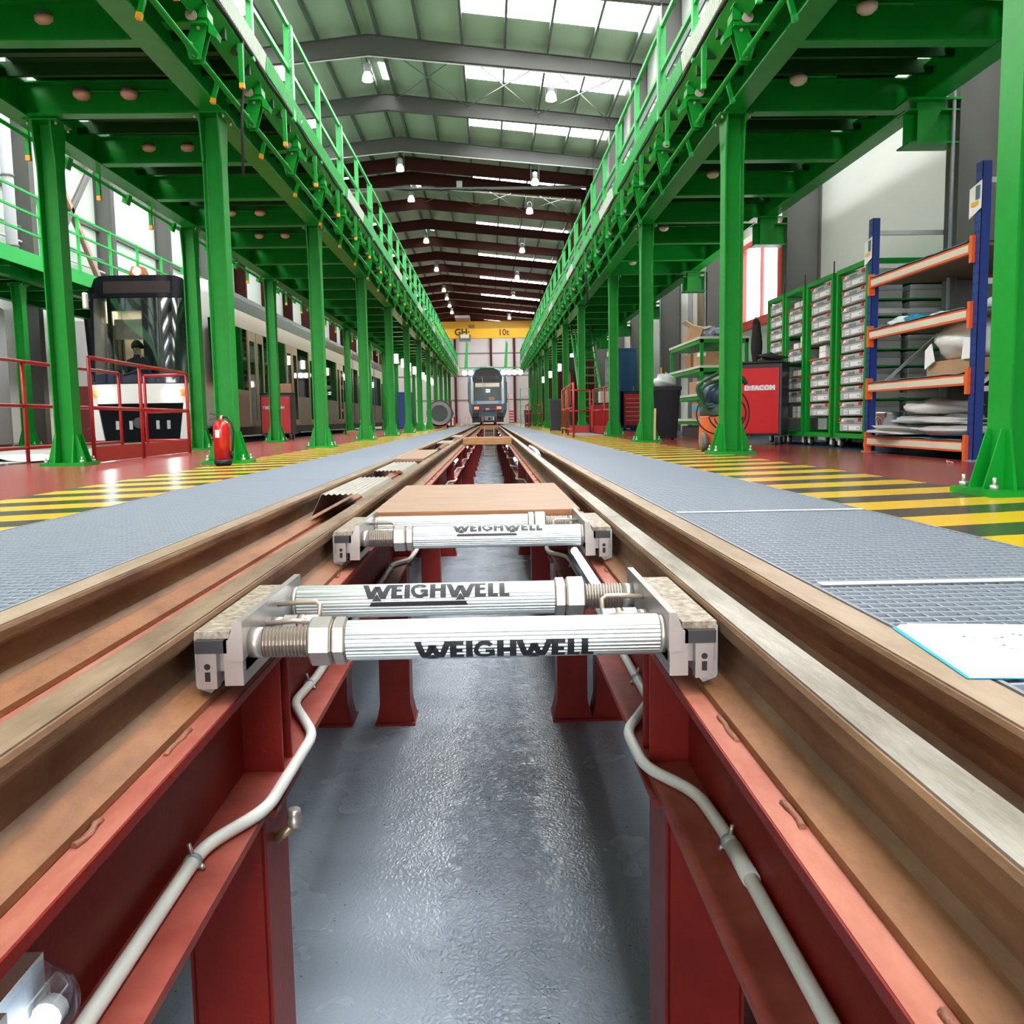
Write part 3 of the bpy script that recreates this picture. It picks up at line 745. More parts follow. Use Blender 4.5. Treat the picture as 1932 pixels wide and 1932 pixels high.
# bulkhead lights under the decks
def bulk(label, x, y, m, z=3.42, grp='bulkhead lights under the decks'):
    t = thing('bulkhead_light', label, 'light', (x, y, z), grp)
    MB().lathe((x, y, z), [(0.0, -0.065), (0.045, -0.06), (0.075, -0.035), (0.08, 0.0)], 14).build('dome', m, t)
    MB().cyl((x, y, z), (x, y, z + 0.03), 0.06, 10).build('base', GREYC, t)
    MB().cyl((x - 0.09, y, z + 0.012), (x + 0.35, y, z + 0.012), 0.012, 6).build('conduit', GREEN, t)
    return t
DOME = mat('unlit_dome', (0.70, 0.55, 0.45), 0.3)
cnt = 0
for i, (x, y) in enumerate(((-3.2, 7.13), (-3.62, 8.66), (-3.19, 8.66), (-3.62, 10.3), (-3.2, 10.3), (-3.62, 13.4), (-3.2, 13.4), (-3.62, 15.0), (-3.2, 15.0))):
    bulk('unlit bulkhead light under the left green deck, %s of the nine from the near end' % ORD[i], x, y, DOME)
for i, (x, y) in enumerate(((2.95, 7.0), (2.93, 8.44), (2.93, 11.6), (2.93, 14.8), (2.93, 18.0))):
    bulk('unlit round bulkhead light under the right green deck, %s from the near end' % ORD[i], x, y, mat('white_dome', (0.75, 0.75, 0.72), 0.3))
# lit lamps far along under both decks
def tubelight(label, x, y, z, h, m, grp):
    return single('hanging_light', MB().lathe((x, y, z), [(0.0, 0), (0.075, 0.01), (0.075, h - 0.01), (0.0, h)], 10), m, label, 'light', grp)
for i in range(10):
    y = 33 + i * 2.6
    tubelight('warm lit lamp hanging under the far left deck, %s from the near end' % ORD[i], -3.3, y, 2.45, 0.34, LAMPY, 'lit lamps under the left deck')
for i in range(8):
    y = 31 + i * 3.1
    tubelight('warm lit lamp hanging under the far right deck, %s from the near end' % ORD[i], 3.2, y, 2.45, 0.34, LAMPY, 'lit lamps under the right deck')
# hanging cables at the deck edges
single('hanging_cable', MB().tube([(-1.955, 7.95, 3.58), (-1.97, 8.0, 3.3), (-2.0, 8.0, 3.0), (-2.01, 8.0, 2.5)], 0.013, 6), RUBBER, 'black cable hanging from the edge of the left green platform', 'cable')
single('hanging_cable', MB().tube([(1.95, 17.6, 3.58), (1.96, 17.6, 3.2), (1.99, 17.62, 2.6)], 0.02, 6), RUBBER, 'black cable hanging from the edge of the right green platform', 'cable')
single('cable_ladder', (lambda m: ([m.box(2.18 + d, 2.2 + d, 5, 40, 4.3, 4.4) for d in (0, 0.3)], [m.box(2.2, 2.48, 5 + 0.4 * k, 5.02 + 0.4 * k, 4.34, 4.36) for k in range(88)], m)[-1])(MB()), GALV,
       'grey steel cable ladder above the right green platform railing', 'cable ladder')
# ------------------------------------------------------------------ rails, pit girders, gratings
YA, YE = -1.0, 58.5
def rail_profile(xc, hw=0.036, fw=0.068, zf=-0.145):
    pts = [(-fw, zf), (fw, zf), (fw, zf + 0.012), (0.025, zf + 0.030), (0.010, zf + 0.042), (0.009, -0.050), (0.014, -0.042), (hw - 0.002, -0.034), (hw, -0.028), (hw, -0.010), (hw - 0.004, -0.003), (hw - 0.011, 0.0)]
    return [(xc + x, z) for x, z in pts] + [(xc - x, z) for x, z in reversed(pts[2:])]
def rail(label, xc, hw, fw, top):
    t = thing('track_rail', label, 'rail', (xc, 0, -0.145))
    p = rail_profile(xc, hw, fw)
    # web and head
    body = [(x, z) for x, z in p if z > -0.125] 
    MB().prism(body, 'y', YA, YE).build('web', RUST, t)
    f = [(xc - fw, -0.145), (xc + fw, -0.145), (xc + fw, -0.132), (xc + 0.024, -0.114), (xc - 0.024, -0.114), (xc - fw, -0.132)]
    MB().prism(f, 'y', YA, YE).build('rail_foot', RUSTB, t)
    MB().box(xc - hw + 0.006, xc + hw - 0.006, YA, YE, -0.002, 0.0012).build('running_surface', top, t)
    return t
rail('worn running rail left of the pit, carrying the clamps of the silver weighing bars', -0.537, 0.036, 0.070, RAILTOP)
rail('worn running rail right of the pit, carrying the clamps of the silver weighing bars', 0.537, 0.036, 0.070, mat('polished_rail_top', (0.50, 0.46, 0.41), 0.4, metal=0.5, var=0.55, scale=9, col2=(0.22, 0.18, 0.14), bump=0.1, bscale=60, stretch=(1, 0.25, 1)))
rail('rusty outer rail beside the left floor grating', -0.915, 0.038, 0.085, PALERAIL)
rail('rusty outer rail beside the right floor grating', 0.738, 0.040, 0.062, PALERAIL)

ST = [2.02 + 3.36 * k for k in range(17)]
def girder(label, xc, fh, th, depth, inner, cond=0):
    t = thing('pit_girder', label, 'girder', (xc, 0, PITZ), 'red girders of the inspection pit')
    zt = -0.1465
    g = MB()
    g.box(xc - 0.008, xc + 0.008, YA, YE, zt - depth + 0.018, zt - 0.018)
    g.build('beam_web', REDOX, t)
    MB().box(xc - fh, xc + fh, YA, YE, zt - 0.018, zt - 0.0012).build('top_flange', REDOX, t)
    MB().box(xc - fh + 0.003, xc + fh - 0.003, YA, YE, zt - 0.0012, zt).build('dusty_top', DUSTY, t)
    MB().box(xc - fh, xc + fh, YA, YE, zt - depth, zt - depth + 0.018).build('lower_flange', DUSTL, t)
    po = None; sf = None
    for k, y in enumerate(ST):
        if po is None:
            p = MB(); zb = zt - depth
            p.box(xc - 0.085, xc + 0.085, y - 0.10, y - 0.088, PITZ, zb); p.box(xc - 0.085, xc + 0.085, y + 0.088, y + 0.10, PITZ, zb)
            p.box(xc - inner * 0.085 - 0.006, xc - inner * 0.085 + 0.006, y - 0.10, y + 0.10, PITZ, zb)
            p.box(xc + inner * 0.085 - 0.006, xc + inner * 0.085 + 0.006, y - 0.10, y + 0.10, PITZ, zb)
            po = p.build('post', REDOX, t)
            MB().box(xc - 0.12, xc + 0.12, y - 0.13, y + 0.13, PITZ, PITZ + 0.015).build('foot_plate', REDOX, po)
            for sx in (-1, 1):
                gz = MB(); gz.prism([(xc + sx * 0.085, PITZ + 0.015), (xc + sx * 0.115, PITZ + 0.015), (xc + sx * 0.085, PITZ + 0.16)][::sx], 'y', y - 0.09, y + 0.09)
                gz.build('foot_gusset', REDOX, po)
            MB().box(xc - fh - 0.012, xc + fh + 0.012, y - 0.13, y + 0.13, zb - 0.014, zb).build('head_plate', REDOX, po)
            s = MB()
            for yy in (y + 0.05, y + 0.14): s.box(xc + inner * 0.008 if inner > 0 else xc - fh + 0.012, xc + fh - 0.012 if inner > 0 else xc - 0.008, yy - 0.006, yy + 0.006, zb + 0.018, zt - 0.018)
            sf = s.build('stiffener', REDOX, t)
        else:
            c = copy_tree(po, (0, 3.36 * k, 0), parent=t); c = copy_tree(sf, (0, 3.36 * k, 0), parent=t)
    # weld seams and clips along the rail foot
    wl = MB(); y = 0.2
    rnd = random.Random(int(xc * 100))
    xf = xc + inner * 0.077
    while y < 24:
        L = rnd.uniform(0.05, 0.16)
        n = int(L / 0.02)
        pts = [(xf + rnd.uniform(-0.003, 0.003), y + 0.02 * i, zt + 0.001 + rnd.uniform(-0.002, 0.003)) for i in range(n + 1)]
        wl.tube(pts, 0.005, 6)
        y += L + rnd.uniform(0.2, 0.55)
    wl.build('weld_seam', mat('weld_bead', (0.26, 0.10, 0.06), 0.6, bump=0.3, bscale=90), t)['kind'] = 'stuff'
    return t
girder('red oxide girder under the running rail left of the pit, with a white conduit', -0.537, 0.112, 0, 0.315, 1)
girder('red oxide girder under the running rail right of the pit, with a white conduit', 0.537, 0.112, 0, 0.315, -1)
girder('red oxide girder under the outer rail beside the left floor grating', -0.915, 0.165, 0, 0.315, 1)
girder('red oxide girder under the outer rail beside the right floor grating', 0.775, 0.105, 0, 0.315, -1)

# steel bar floor gratings in panels, with pale joint strips
def grating(label, x0, x1, y0, y1):
    t = thing('floor_grating', label, 'grating', ((x0 + x1) / 2, y0, -0.03), 'floor gratings')
    b = MB(); h = 0.028
    n = max(2, round((x1 - x0) / 0.034))
    for i in range(n + 1):
        x = x0 + (x1 - x0) * i / n
        b.box(x - 0.0022, x + 0.0022, y0, y1, -h - 0.002, -0.002)
    m = max(2, round((y1 - y0) / 0.042)); 
    for j in range(m + 1):
        y = y0 + (y1 - y0) * j / m
        b.box(x0, x1, y - 0.0042, y + 0.0042, -0.019, 0.0)
    b.build('bars', GALVBAR, t)
    f = MB()
    for x in (x0, x1): f.box(x - 0.004, x + 0.004, y0, y1, -0.035, 0.001)
    for y in (y0, y1): f.box(x0, x1, y - 0.003, y + 0.003, -0.035, 0.001)
    f.build('edge_band', GALV, t)
    return t
gy = [-0.6, 1.962, 3.505, 9.0, 16.0, 24.0, 34.0, 46.0, 58.0]
for i in range(len(gy) - 1):
    grating('galvanized bar grating right of the pit, %s panel from the near end' % ORD[i], 0.784, 1.545, gy[i] + 0.004, gy[i + 1] - 0.004)
gl = [-0.6, 6.0, 12.0, 19.0, 28.0, 38.0, 48.0, 58.0]
for i in range(len(gl) - 1):
    grating('galvanized bar grating left of the pit, %s panel from the near end' % ORD[i], -1.742, -0.957, gl[i] + 0.004, gl[i + 1] - 0.004)
for i, (x0, x1, y) in enumerate(((0.80, 1.54, 1.962), (0.80, 1.54, 3.505), (0.83, 1.5, 22.0))):
    single('marking_tape', MB().box(x0, x1, y - 0.017, y + 0.017, 0.0012, 0.0028), WHITE, 'white strip across the right grating, %s from the camera' % ORD[i], 'strip', 'white strips on the right grating')

# white conduits on the girder flanges
def conduit(label, pts, clamps, r=0.0135):
    t = thing('white_conduit', label, 'conduit', (pts[0][0], 0, -0.43))
    # rounded bends
    P = [Vector(p) for p in pts]; out = [P[0]]
    for i in range(1, len(P) - 1):
        a, b2, c = P[i - 1], P[i], P[i + 1]
        d = min(0.06, (b2 - a).length * 0.45, (c - b2).length * 0.45)
        u = b2 + (a - b2).normalized() * d; v = b2 + (c - b2).normalized() * d
        for k in range(6):
            q = k / 5; out.append(u * (1 - q) ** 2 + b2 * 2 * q * (1 - q) + v * q * q)
    out.append(P[-1])
    MB().tube(out, r, 12).build('pipe', PVC, t)
    for (x, y, z, s) in clamps:
        c = MB(); c.cyl((x, y - 0.006, z), (x, y + 0.006, z), r + 0.003, 12)
        co = c.build('clamp', GALV, t)
        MB().cyl((x, y, z + r), (x - s * 0.006, y, z + r + 0.022), 0.004, 6).cyl((x + s * 0.013, y, z - 0.006), (x + s * 0.02, y, z - 0.014), 0.005, 6).build('clamp_screw', STEEL, co)
    return t
zc = -0.428
def station_path(sx, first_y, last):
    pts = [(sx * 0.493, -0.6, zc)]
    for k in range(last):
        y = ST[k]
        if sx > 0: pts += [(sx * 0.512, y - 0.35, zc), (sx * 0.500, y - 0.17, zc), (sx * 0.412, y - 0.02, zc), (sx * 0.407, y + 0.22, zc), (sx * 0.51, y + 0.46, zc)]
        else: pts += [(sx * 0.497, y - 0.36, zc), (sx * 0.415, y - 0.20, zc), (sx * 0.405, y + 0.25, zc), (sx * 0.515, y + 0.52, zc), (sx * 0.50, y + 0.75, zc)]
    pts.append((sx * 0.50, ST[last - 1] + 3.0, zc)); return pts
conduit('white conduit on the left pit girder, bending out around each post', station_path(-1, 0, 8), [(-0.497, 1.60, zc, 1), (-0.507, 2.72, zc, 1), (-0.499, 4.9, zc, 1), (-0.499, 8.2, zc, 1)])
conduit('white conduit on the right pit girder, bending out around each post', station_path(1, 0, 8), [(0.51, 1.62, zc, -1), (0.51, 2.70, zc, -1), (0.51, 4.9, zc, -1), (0.51, 8.2, zc, -1)])
single('pipe_socket', MB().cyl((0.511, 1.48, zc), (0.5115, 1.60, zc), 0.0165, 14), PVC, 'white conduit coupling sleeve on the right girder below the near clamp', 'coupling')

# waterproof tube lights on the girders
def pit_light(label, sx, y, L=1.25, z=-0.27):
    x = sx * (0.445 if sx > 0 else 0.486)
    t = thing('tube_light', label, 'light', (x, y, z), 'waterproof tube lights in the pit')
    def ring(yy, k, r=0.052): return [(x + sx * 0.012 - sx * r * k * math.cos(a), yy, z + r * 1.05 * k * math.sin(a)) for a in [math.radians(-90 + 15 * i) for i in range(13)]]
    MB().loft([ring(y + 0.0, 0.55), ring(y + 0.012, 0.85), ring(y + 0.04, 1.0), ring(y + L - 0.04, 1.0), ring(y + L - 0.012, 0.85), ring(y + L, 0.55)], True, True, True).build('clear_cover', CLEAR, t)
    MB().box(min(x + sx * 0.012, sx * 0.526), max(x + sx * 0.012, sx * 0.526), y + 0.01, y + L - 0.01, z - 0.056, z + 0.056).build('housing', WHITE, t)
    tb = MB(); tb.cyl((x - sx * 0.010, y + 0.07, z), (x - sx * 0.010, y + L - 0.055, z), 0.015, 12); tb.build('tube', LAMPB, t)
    hb = MB()
    for q in (y + 0.05, y + L - 0.055): hb.cyl((x - sx * 0.01, q, z), (x - sx * 0.01, q + 0.02, z), 0.018, 12)
    hb.build('tube_holder', WHITE, t)
    cl = MB()
    for q in (0.12, 0.5, 0.88): cl.box(min(x + sx * 0.02, x - sx * 0.01), max(x + sx * 0.02, x - sx * 0.01), y + L * q - 0.015, y + L * q + 0.015, z + 0.045, z + 0.062)
    cl.build('cover_clip', WHITE, t)
    return t
lp_ = [(-1, -0.175, 'lit tube light low on the left pit girder, nearest the camera', -0.325)]
lp_ += [(1, 2.75, 'lit tube light on the right pit girder beside the silver weighing bars', -0.21)]
for i in range(6):
    lp_.append((-1, 6.6 + 6.72 * i, 'lit tube light on the left pit girder beyond the plywood board, %s from it' % ORD[i], -0.26))
    lp_.append((1, 6.2 + 6.72 * i, 'lit tube light on the right pit girder beyond the plywood board, %s from it' % ORD[i], -0.24))
for sx, y, lab, z in lp_: pit_light(lab, sx, y, 1.25, z)
t = thing('hose_coupling', 'small brass hose coupling on the near left pit post', 'coupling', (-0.44, 2.02, -0.56))
MB().cyl((-0.445, 2.0, -0.58), (-0.40, 2.0, -0.545), 0.011, 8).build('stub', mat('brass', (0.45, 0.36, 0.20), 0.35, metal=0.8), t)
MB().lathe((-0.40, 2.0, -0.55), [(0.014, 0), (0.018, 0.004), (0.018, 0.02), (0.014, 0.024), (0.017, 0.03), (0.014, 0.042)], 12).build('nut', STEEL, t)

# ------------------------------------------------------------------ track weighing bars
def letters():
    # the lettering as quads in a plane, letter height 1
    Q = []; x = 0.0; th = 0.29
    def st(a, b2, w): Q.append(((a[0] - w / 2, a[1]), (a[0] + w / 2, a[1]), (b2[0] + w / 2, b2[1]), (b2[0] - w / 2, b2[1])))
    def rc(x0, x1, y0, y1): Q.append(((x0, y0), (x1, y0), (x1, y1), (x0, y1)))
    tri = []
    for ch in 'WEIGHWELL':
        if ch == 'W':
            st((x + 0.42, 0.0), (x + 0.10, 1.0), th); st((x + 0.42, 0.0), (x + 0.74, 0.82), th); st((x + 1.06, 0.0), (x + 0.74, 0.82), th); st((x + 1.06, 0.0), (x + 1.42, 1.0), th)
            tri.append(x + 0.74); x += 1.50
        elif ch == 'E':
            rc(x, x + th, 0, 1); rc(x + th, x + 0.6, 0, 0.19); rc(x + th, x + 0.55, 0.41, 0.59); rc(x + th, x + 0.6, 0.81, 1); x += 0.70
        elif ch == 'I':
            rc(x, x + th, 0, 1); x += 0.33
        elif ch == 'L':
            rc(x, x + th, 0, 1); rc(x + th, x + 0.54, 0, 0.19); x += 0.61
        elif ch == 'H':
            rc(x, x + th, 0, 1); rc(x + 0.56, x + 0.56 + th, 0, 1); rc(x + th, x + 0.56, 0.40, 0.60); x += 0.88
        elif ch == 'G':
            cx, cy = x + 0.48, 0.5; n = 14
            for i in range(n):
                a0, a1 = math.radians(40 + 290 * i / n), math.radians(40 + 290 * (i + 1) / n)
                Q.append(((cx + 0.27 * math.cos(a0), cy + 0.30 * math.sin(a0)), (cx + 0.48 * math.cos(a0), cy + 0.51 * math.sin(a0)), (cx + 0.48 * math.cos(a1), cy + 0.51 * math.sin(a1)), (cx + 0.27 * math.cos(a1), cy + 0.30 * math.sin(a1))))
            rc(x + 0.52, x + 0.92, 0.36, 0.54); rc(x + 0.72, x + 0.92, 0.10, 0.45); x += 1.02
    for c in tri: Q.append(((c - 0.26, -0.16), (c + 0.26, -0.16), (c + 0.01, 0.26), (c - 0.01, 0.26)))
    Q.append(((tri[0] - 0.40, -0.45), (tri[1] + 0.40, -0.45), (tri[1] + 0.30, -0.24), (tri[0] - 0.30, -0.24)))
    return Q, x
LQ, LW = letters()
def wrap(x0, x1, yc, zc2, r, phi, h):
    mb = MB(); sx = (x1 - x0) / LW; n = 6
    for q in LQ:
        rows = []
        for i in range(n + 1):
            t2 = i / n
            a = (q[0][0] + (q[3][0] - q[0][0]) * t2, q[0][1] + (q[3][1] - q[0][1]) * t2); b2 = (q[1][0] + (q[2][0] - q[1][0]) * t2, q[1][1] + (q[2][1] - q[1][1]) * t2)
            row = []
            for p in (a, b2):
                f = phi + (p[1] - 0.5) * h / r
                row.append((x0 + p[0] * sx, yc - r * math.cos(f), zc2 + r * math.sin(f)))
            rows.append(row)
        o = len(mb.v)
        for r2 in rows: mb.v += r2
        for i in range(n): mb.f.append((o + 2 * i, o + 2 * i + 1, o + 2 * i + 3, o + 2 * i + 2)); mb.smooth.append(True)
    return mb
def fluted(x0, x1, yc, zc2, r):
    prof = []; n = 120
    rings = []
    for x in (x0, x1):
        rings.append([(x, yc + (r - (0.0016 if k % 4 in (0, 3) else 0)) * math.cos(2 * PI * k / n), zc2 + (r - (0.0016 if k % 4 in (0, 3) else 0)) * math.sin(2 * PI * k / n)) for k in range(n)])
    return MB().loft(rings)
def hexnut(x0, x1, yc, zc2, r):
    rings = []
    for x, k in ((x0, 0.90), (x0 + 0.004, 1.0), (x1 - 0.004, 1.0), (x1, 0.90)):
        rings.append([(x, yc + r * k * math.cos(PI / 3 * i + 0.25), zc2 + r * k * math.sin(PI / 3 * i + 0.25)) for i in range(6)])
    return MB().loft(rings)
def thread(x0, x1, yc, zc2, r):
    prof = []; n = max(4, int((x1 - x0) / 0.0065))
    for i in range(n):
        a = x0 + (x1 - x0) * i / n; d = (x1 - x0) / n
        prof += [(r * 0.90, a - x0), (r, a - x0 + d * 0.35), (r, a - x0 + d * 0.6), (r * 0.90, a - x0 + d * 0.95)]
    prof.append((r * 0.90, x1 - x0))
    m = MB().lathe((x0, yc, zc2), prof, 20, 'x'); m.smooth = [False] * len(m.f)
    return m
def block(t, s, y0, y1):
    # clamp block against the gauge face of the rail; s = -1 left, 1 right
    def bx(m, a, b2, *r): m.box(min(s * a, s * b2), max(s * a, s * b2), *r); return m
    bd = MB(); bx(bd, 0.40, 0.492, y0 + 0.02, y1 - 0.02, -0.085, -0.022); bx(bd, 0.40, 0.435, y0, y1, -0.108, -0.022)
    b = bd.build('clamp_block', STEELM, t)
    MB().prism([(s * 0.398, -0.06), (s * 0.398, 0.014), (s * 0.412, 0.014), (s * 0.425, -0.0215), (s * 0.425, -0.06)], 'y', y0 - 0.004, y1 + 0.004).build('inner_plate', STEELM, b)
    bx(MB(), 0.427, 0.4925, y0 + 0.015, y1 - 0.015, -0.0215, -0.008).build('top_label', mat('scuffed_label', (0.50, 0.44, 0.36), 0.5, var=0.6, scale=60, col2=(0.17, 0.12, 0.08)), b)
    bx(MB(), 0.429, 0.488, y0 + 0.0, y0 + 0.019, -0.046, -0.022).build('dark_insert', DARK, b)
    for yy in (y0 + 0.03, y1 - 0.06):
        f = MB()
        f.prism([(s * 0.452, -0.11), (s * 0.470, -0.13), (s * 0.492, -0.13), (s * 0.4985, -0.115), (s * 0.4985, -0.02), (s * 0.452, -0.02)], 'y', yy, yy + 0.045)
        f.build('rail_foot_hook', mat('light_steel', (0.58, 0.60, 0.64), 0.4, metal=0.4), b)
    k = bx(MB(), 0.448, 0.482, y0 - 0.004, y0 + 0.02, -0.112, -0.046).build('slotted_bracket', STEELM, b)
    MB().cyl((s * 0.465, y0 - 0.0045, -0.070), (s * 0.465, y0 + 0.004, -0.070), 0.006, 12).box(s * 0.465 - 0.005, s * 0.465 + 0.005, y0 - 0.0045, y0 + 0.002, -0.098, -0.080).build('slot', BLACK, b)
def connector(t, s, y):
    def cx(a, b2, r, nm, m, sg=14): MB().cyl((s * a, y, -0.045), (s * b2, y, -0.045), r, sg).build(nm, m, g)
    g = MB().cyl((s * 0.40, y, -0.045), (s * 0.372, y, -0.045), 0.017, 14).build('cable_connector', STEEL, t)
    m = MB(); n = 28
    rings = []
    for a in (0.372, 0.345): rings.append([(s * a, y + (0.021 - 0.0015 * (i % 2)) * math.cos(2 * PI * i / n), -0.045 + (0.021 - 0.0015 * (i % 2)) * math.sin(2 * PI * i / n)) for i in range(n)])
    m.loft(rings if s < 0 else rings[::-1]).build('knurled_ring', STEEL, g)
    hexnut(min(s * 0.343, s * 0.330), max(s * 0.343, s * 0.330), y, -0.045, 0.021).build('hex_gland', mat('brass_nickel', (0.60, 0.47, 0.36), 0.35, metal=0.7), g)
    cx(0.328, 0.300, 0.020, 'end_cap', mat('pale_plastic', (0.72, 0.74, 0.74), 0.4))
    MB().tube([(s * 0.40, y + 0.055, -0.012), (s * 0.345, y + 0.055, -0.008), (s * 0.315, y + 0.052, -0.008), (s * 0.305, y + 0.045, -0.014), (s * 0.305, y + 0.025, -0.04)], 0.0055, 8).build('cable', mat('bronze_cable', (0.50, 0.42, 0.35), 0.4, metal=0.5), g)
    MB().tube([(s * 0.40, y - 0.055, -0.03), (s * 0.34, y - 0.055, -0.024), (s * 0.31, y - 0.05, -0.03), (s * 0.305, y - 0.02, -0.045)], 0.0055, 8).build('cable', mat('bronze_cable', (0.5, 0.42, 0.35), 0.4), g)
def weigh_bar(label, y, dy, logos):
    t = thing('weighing_bar', label, 'weighing bar', (0, y, -0.145))
    r, z = 0.0385, -0.0395
    block(t, -1, y - 0.055, y + dy + 0.075); block(t, 1, y - 0.055, y + dy + 0.075)
    for (yy, s, lg) in ((y, 1, logos[0]), (y + dy, -1, logos[1])):
        # s = 1: thread on the left; s = -1: thread on the right
        def X(a, b2): return (s * a, s * b2) if s > 0 else (s * b2, s * a)
        tb = fluted(*X(-0.212, 0.386), yy, z, r).build('fluted_tube', ALU, t)
        if lg: wrap(lg[0], lg[1], yy, z, r + 0.0012, math.radians(lg[2]), 0.040).build('lettering', BLACK, tb)
        MB().cyl((X(0.386, 0.400)[0], yy, z), (X(0.386, 0.400)[1], yy, z), r - 0.002, 24).build('end_collar', STEEL, t)
        hexnut(*X(-0.2385, -0.2125), yy, z, 0.046).build('lock_nut', STEEL, t)
        hexnut(*X(-0.284, -0.240), yy, z, 0.047).build('hex_nut', STEEL, t)
        a, b2 = X(-0.372, -0.285); thread(a, b2, yy, z, 0.030).build('threaded_rod', mat('dark_thread', (0.36, 0.31, 0.27), 0.35, metal=0.8), t)
        a, b2 = X(-0.401, -0.372); MB().cyl((a, yy, z), (b2, yy, z), 0.029, 24).build('rod_shank', STEEL, t)
    connector(t, -1, y + 0.17); connector(t, 1, y + 0.17)
    return t
weigh_bar('silver weighing bar pair lettered WEIGHWELL between the running rails, nearest the camera', 1.70, 0.38, ((-0.080, 0.262, -24), (-0.232, 0.110, 46)))
weigh_bar('silver weighing bar pair lettered WEIGHWELL clamped in front of the plywood board', 3.20, 0.38, ((-0.072, 0.252, 66), None))

# ------------------------------------------------------------------ boards and covers on the track
t = thing('plywood_board', 'large plywood board laid across the pit beyond the second weighing bar', 'board', (0, 3.76, -0.03))
MB().box(-0.43, 0.44, 3.74, 5.28, -0.022, 0.0).build('panel', PLY, t)
MB().box(-0.428, 0.438, 3.735, 3.7405, -0.024, -0.003).build('front_edge', PLYE, t)
for i in range(6):
    y = 3.78 + 0.27 * i
    MB().box(-0.462, 0.462, y, y + 0.07, -0.128, -0.023).build('batten', PLYE, t)
single('timber_sleeper', MB().bbox(-0.497, 0.497, 18.2, 18.5, -0.131, 0.02, 0.012), TIMBER, 'thick orange timber laid across the pit between the running rails', 'timber')
single('timber_sleeper', MB().bbox(-0.497, 0.497, 47.5, 47.9, -0.131, 0.05, 0.012), TIMBER, 'orange timber crosspiece at the far end of the pit below the blue train', 'timber')
def ramp(label, y0, y1, x0, x1):
    t = thing('rail_cover', label, 'cover plate', ((x0 + x1) / 2, y0, -0.05), 'corrugated covers in the left rail gap')
    n = 7; m = MB(); rings = []
    for y in (y0, y1):
        up = []; lowr = []
        pts = [(x0 - 0.0, -0.10), (x0 + 0.05, 0.004)]
        for i in range(n * 4 + 1):
            u = i / (n * 4); pts.append((x0 + 0.05 + (x1 - x0 - 0.07) * u, 0.006 + 0.006 * (1 if i % 4 in (1, 2) else 0)))
        pts.append((x1, -0.02))
        top = [(x, y, z) for x, z in pts]; bot = [(x, y, z - 0.003) for x, z in reversed(pts)]
        rings.append(top + bot)
    m.loft(rings); m.build('corrugated_plate', mat('ribbed_plate', (0.50, 0.47, 0.42), 0.4, metal=0.3, var=0.2, scale=12), t)
    return t
ramp('corrugated metal cover in the left rail gap, nearest the camera', 4.62, 5.98, -0.86, -0.585)
ramp('corrugated metal cover in the left rail gap, second from the camera', 6.75, 8.10, -0.86, -0.585)
ramp('corrugated metal cover in the left rail gap beyond the plywood piece, nearer one', 14.5, 16.3, -0.86, -0.585)
ramp('corrugated metal cover in the left rail gap beyond the plywood piece, farther one', 19.5, 22.0, -0.86, -0.585)
t = thing('plywood_piece', 'short plywood board resting in the left rail gap behind the corrugated covers', 'board', (-0.72, 8.7, -0.03))
MB().box(-0.868, -0.582, 8.7, 11.3, -0.012, 0.012).build('panel', PLY, t); MB().box(-0.86, -0.59, 8.72, 8.80, -0.13, -0.013).build('batten', PLYE, t); MB().box(-0.86, -0.59, 11.1, 11.18, -0.13, -0.013).build('batten', PLYE, t)
t = thing('wrapped_bar', 'white wrapped bar lying in the right rail gap', 'bar', (0.645, 10.8, -0.09))
MB().tube([(0.655, 13.4, -0.04), (0.65, 12.2, -0.03), (0.645, 11.2, -0.035), (0.64, 10.7, -0.06)], 0.028, 8).build('wrap', PAPER, t)
MB().cyl((0.64, 10.75, -0.055), (0.64, 10.6, -0.075), 0.012, 6).build('tip', DARK, t)
t = thing('pit_stairs', 'orange steel stairs leading down into the far end of the pit', 'stairs', (0, 42, PITZ))
for sx in (-0.24, 0.24): MB().bar((sx, 46.5, -0.05), (sx, 44.2, PITZ + 0.05), 0.03, 0.12).build('stringer', TIMBER, t)
for i in range(8):
    q = (i + 0.5) / 8; MB().box(-0.23, 0.23, 46.5 - 2.3 * q - 0.1, 46.5 - 2.3 * q + 0.1, -0.05 - 1.38 * q - 0.015, -0.05 - 1.38 * q + 0.015).build('tread', TIMBER, t)
# the leaflet on the right grating and the paper on the left bay boards
t = thing('booklet', 'white booklet with a cyan cover edge lying on the right grating', 'booklet', (0.85, 1.35, 0.002))
def sheet(z, th, dx, m, nm, pr): 
    a = [(0.775 + dx, 1.535), (0.742 + dx * 0.5, 1.225), (1.02, 1.20), (1.05, 1.50)]
    return MB().prism([(p[0], p[1]) for p in a][::-1], 'z', z, z + th).build(nm, m, pr)
cvr = sheet(0.0022, 0.0012, -0.004, CYAN, 'cover', t)
for i in range(5): sheet(0.0036 + i * 0.0013, 0.0009, 0.004 + 0.002 * i + (0.012 if i == 4 else 0), PAPER, 'page', t)
pm = MB(); rr = random.Random(3)
for i in range(26):
    x, y = rr.uniform(0.84, 1.0), rr.uniform(1.27, 1.46); w2 = rr.uniform(0.004, 0.012)
    if rr.random() < 0.5: pm.box(x, x + w2, y, y + 0.0015, 0.0100, 0.0102)
    else: pm.cyl((x, y, 0.0099), (x, y, 0.0102), 0.003, 8)
pm.build('printing', BLACK, t)
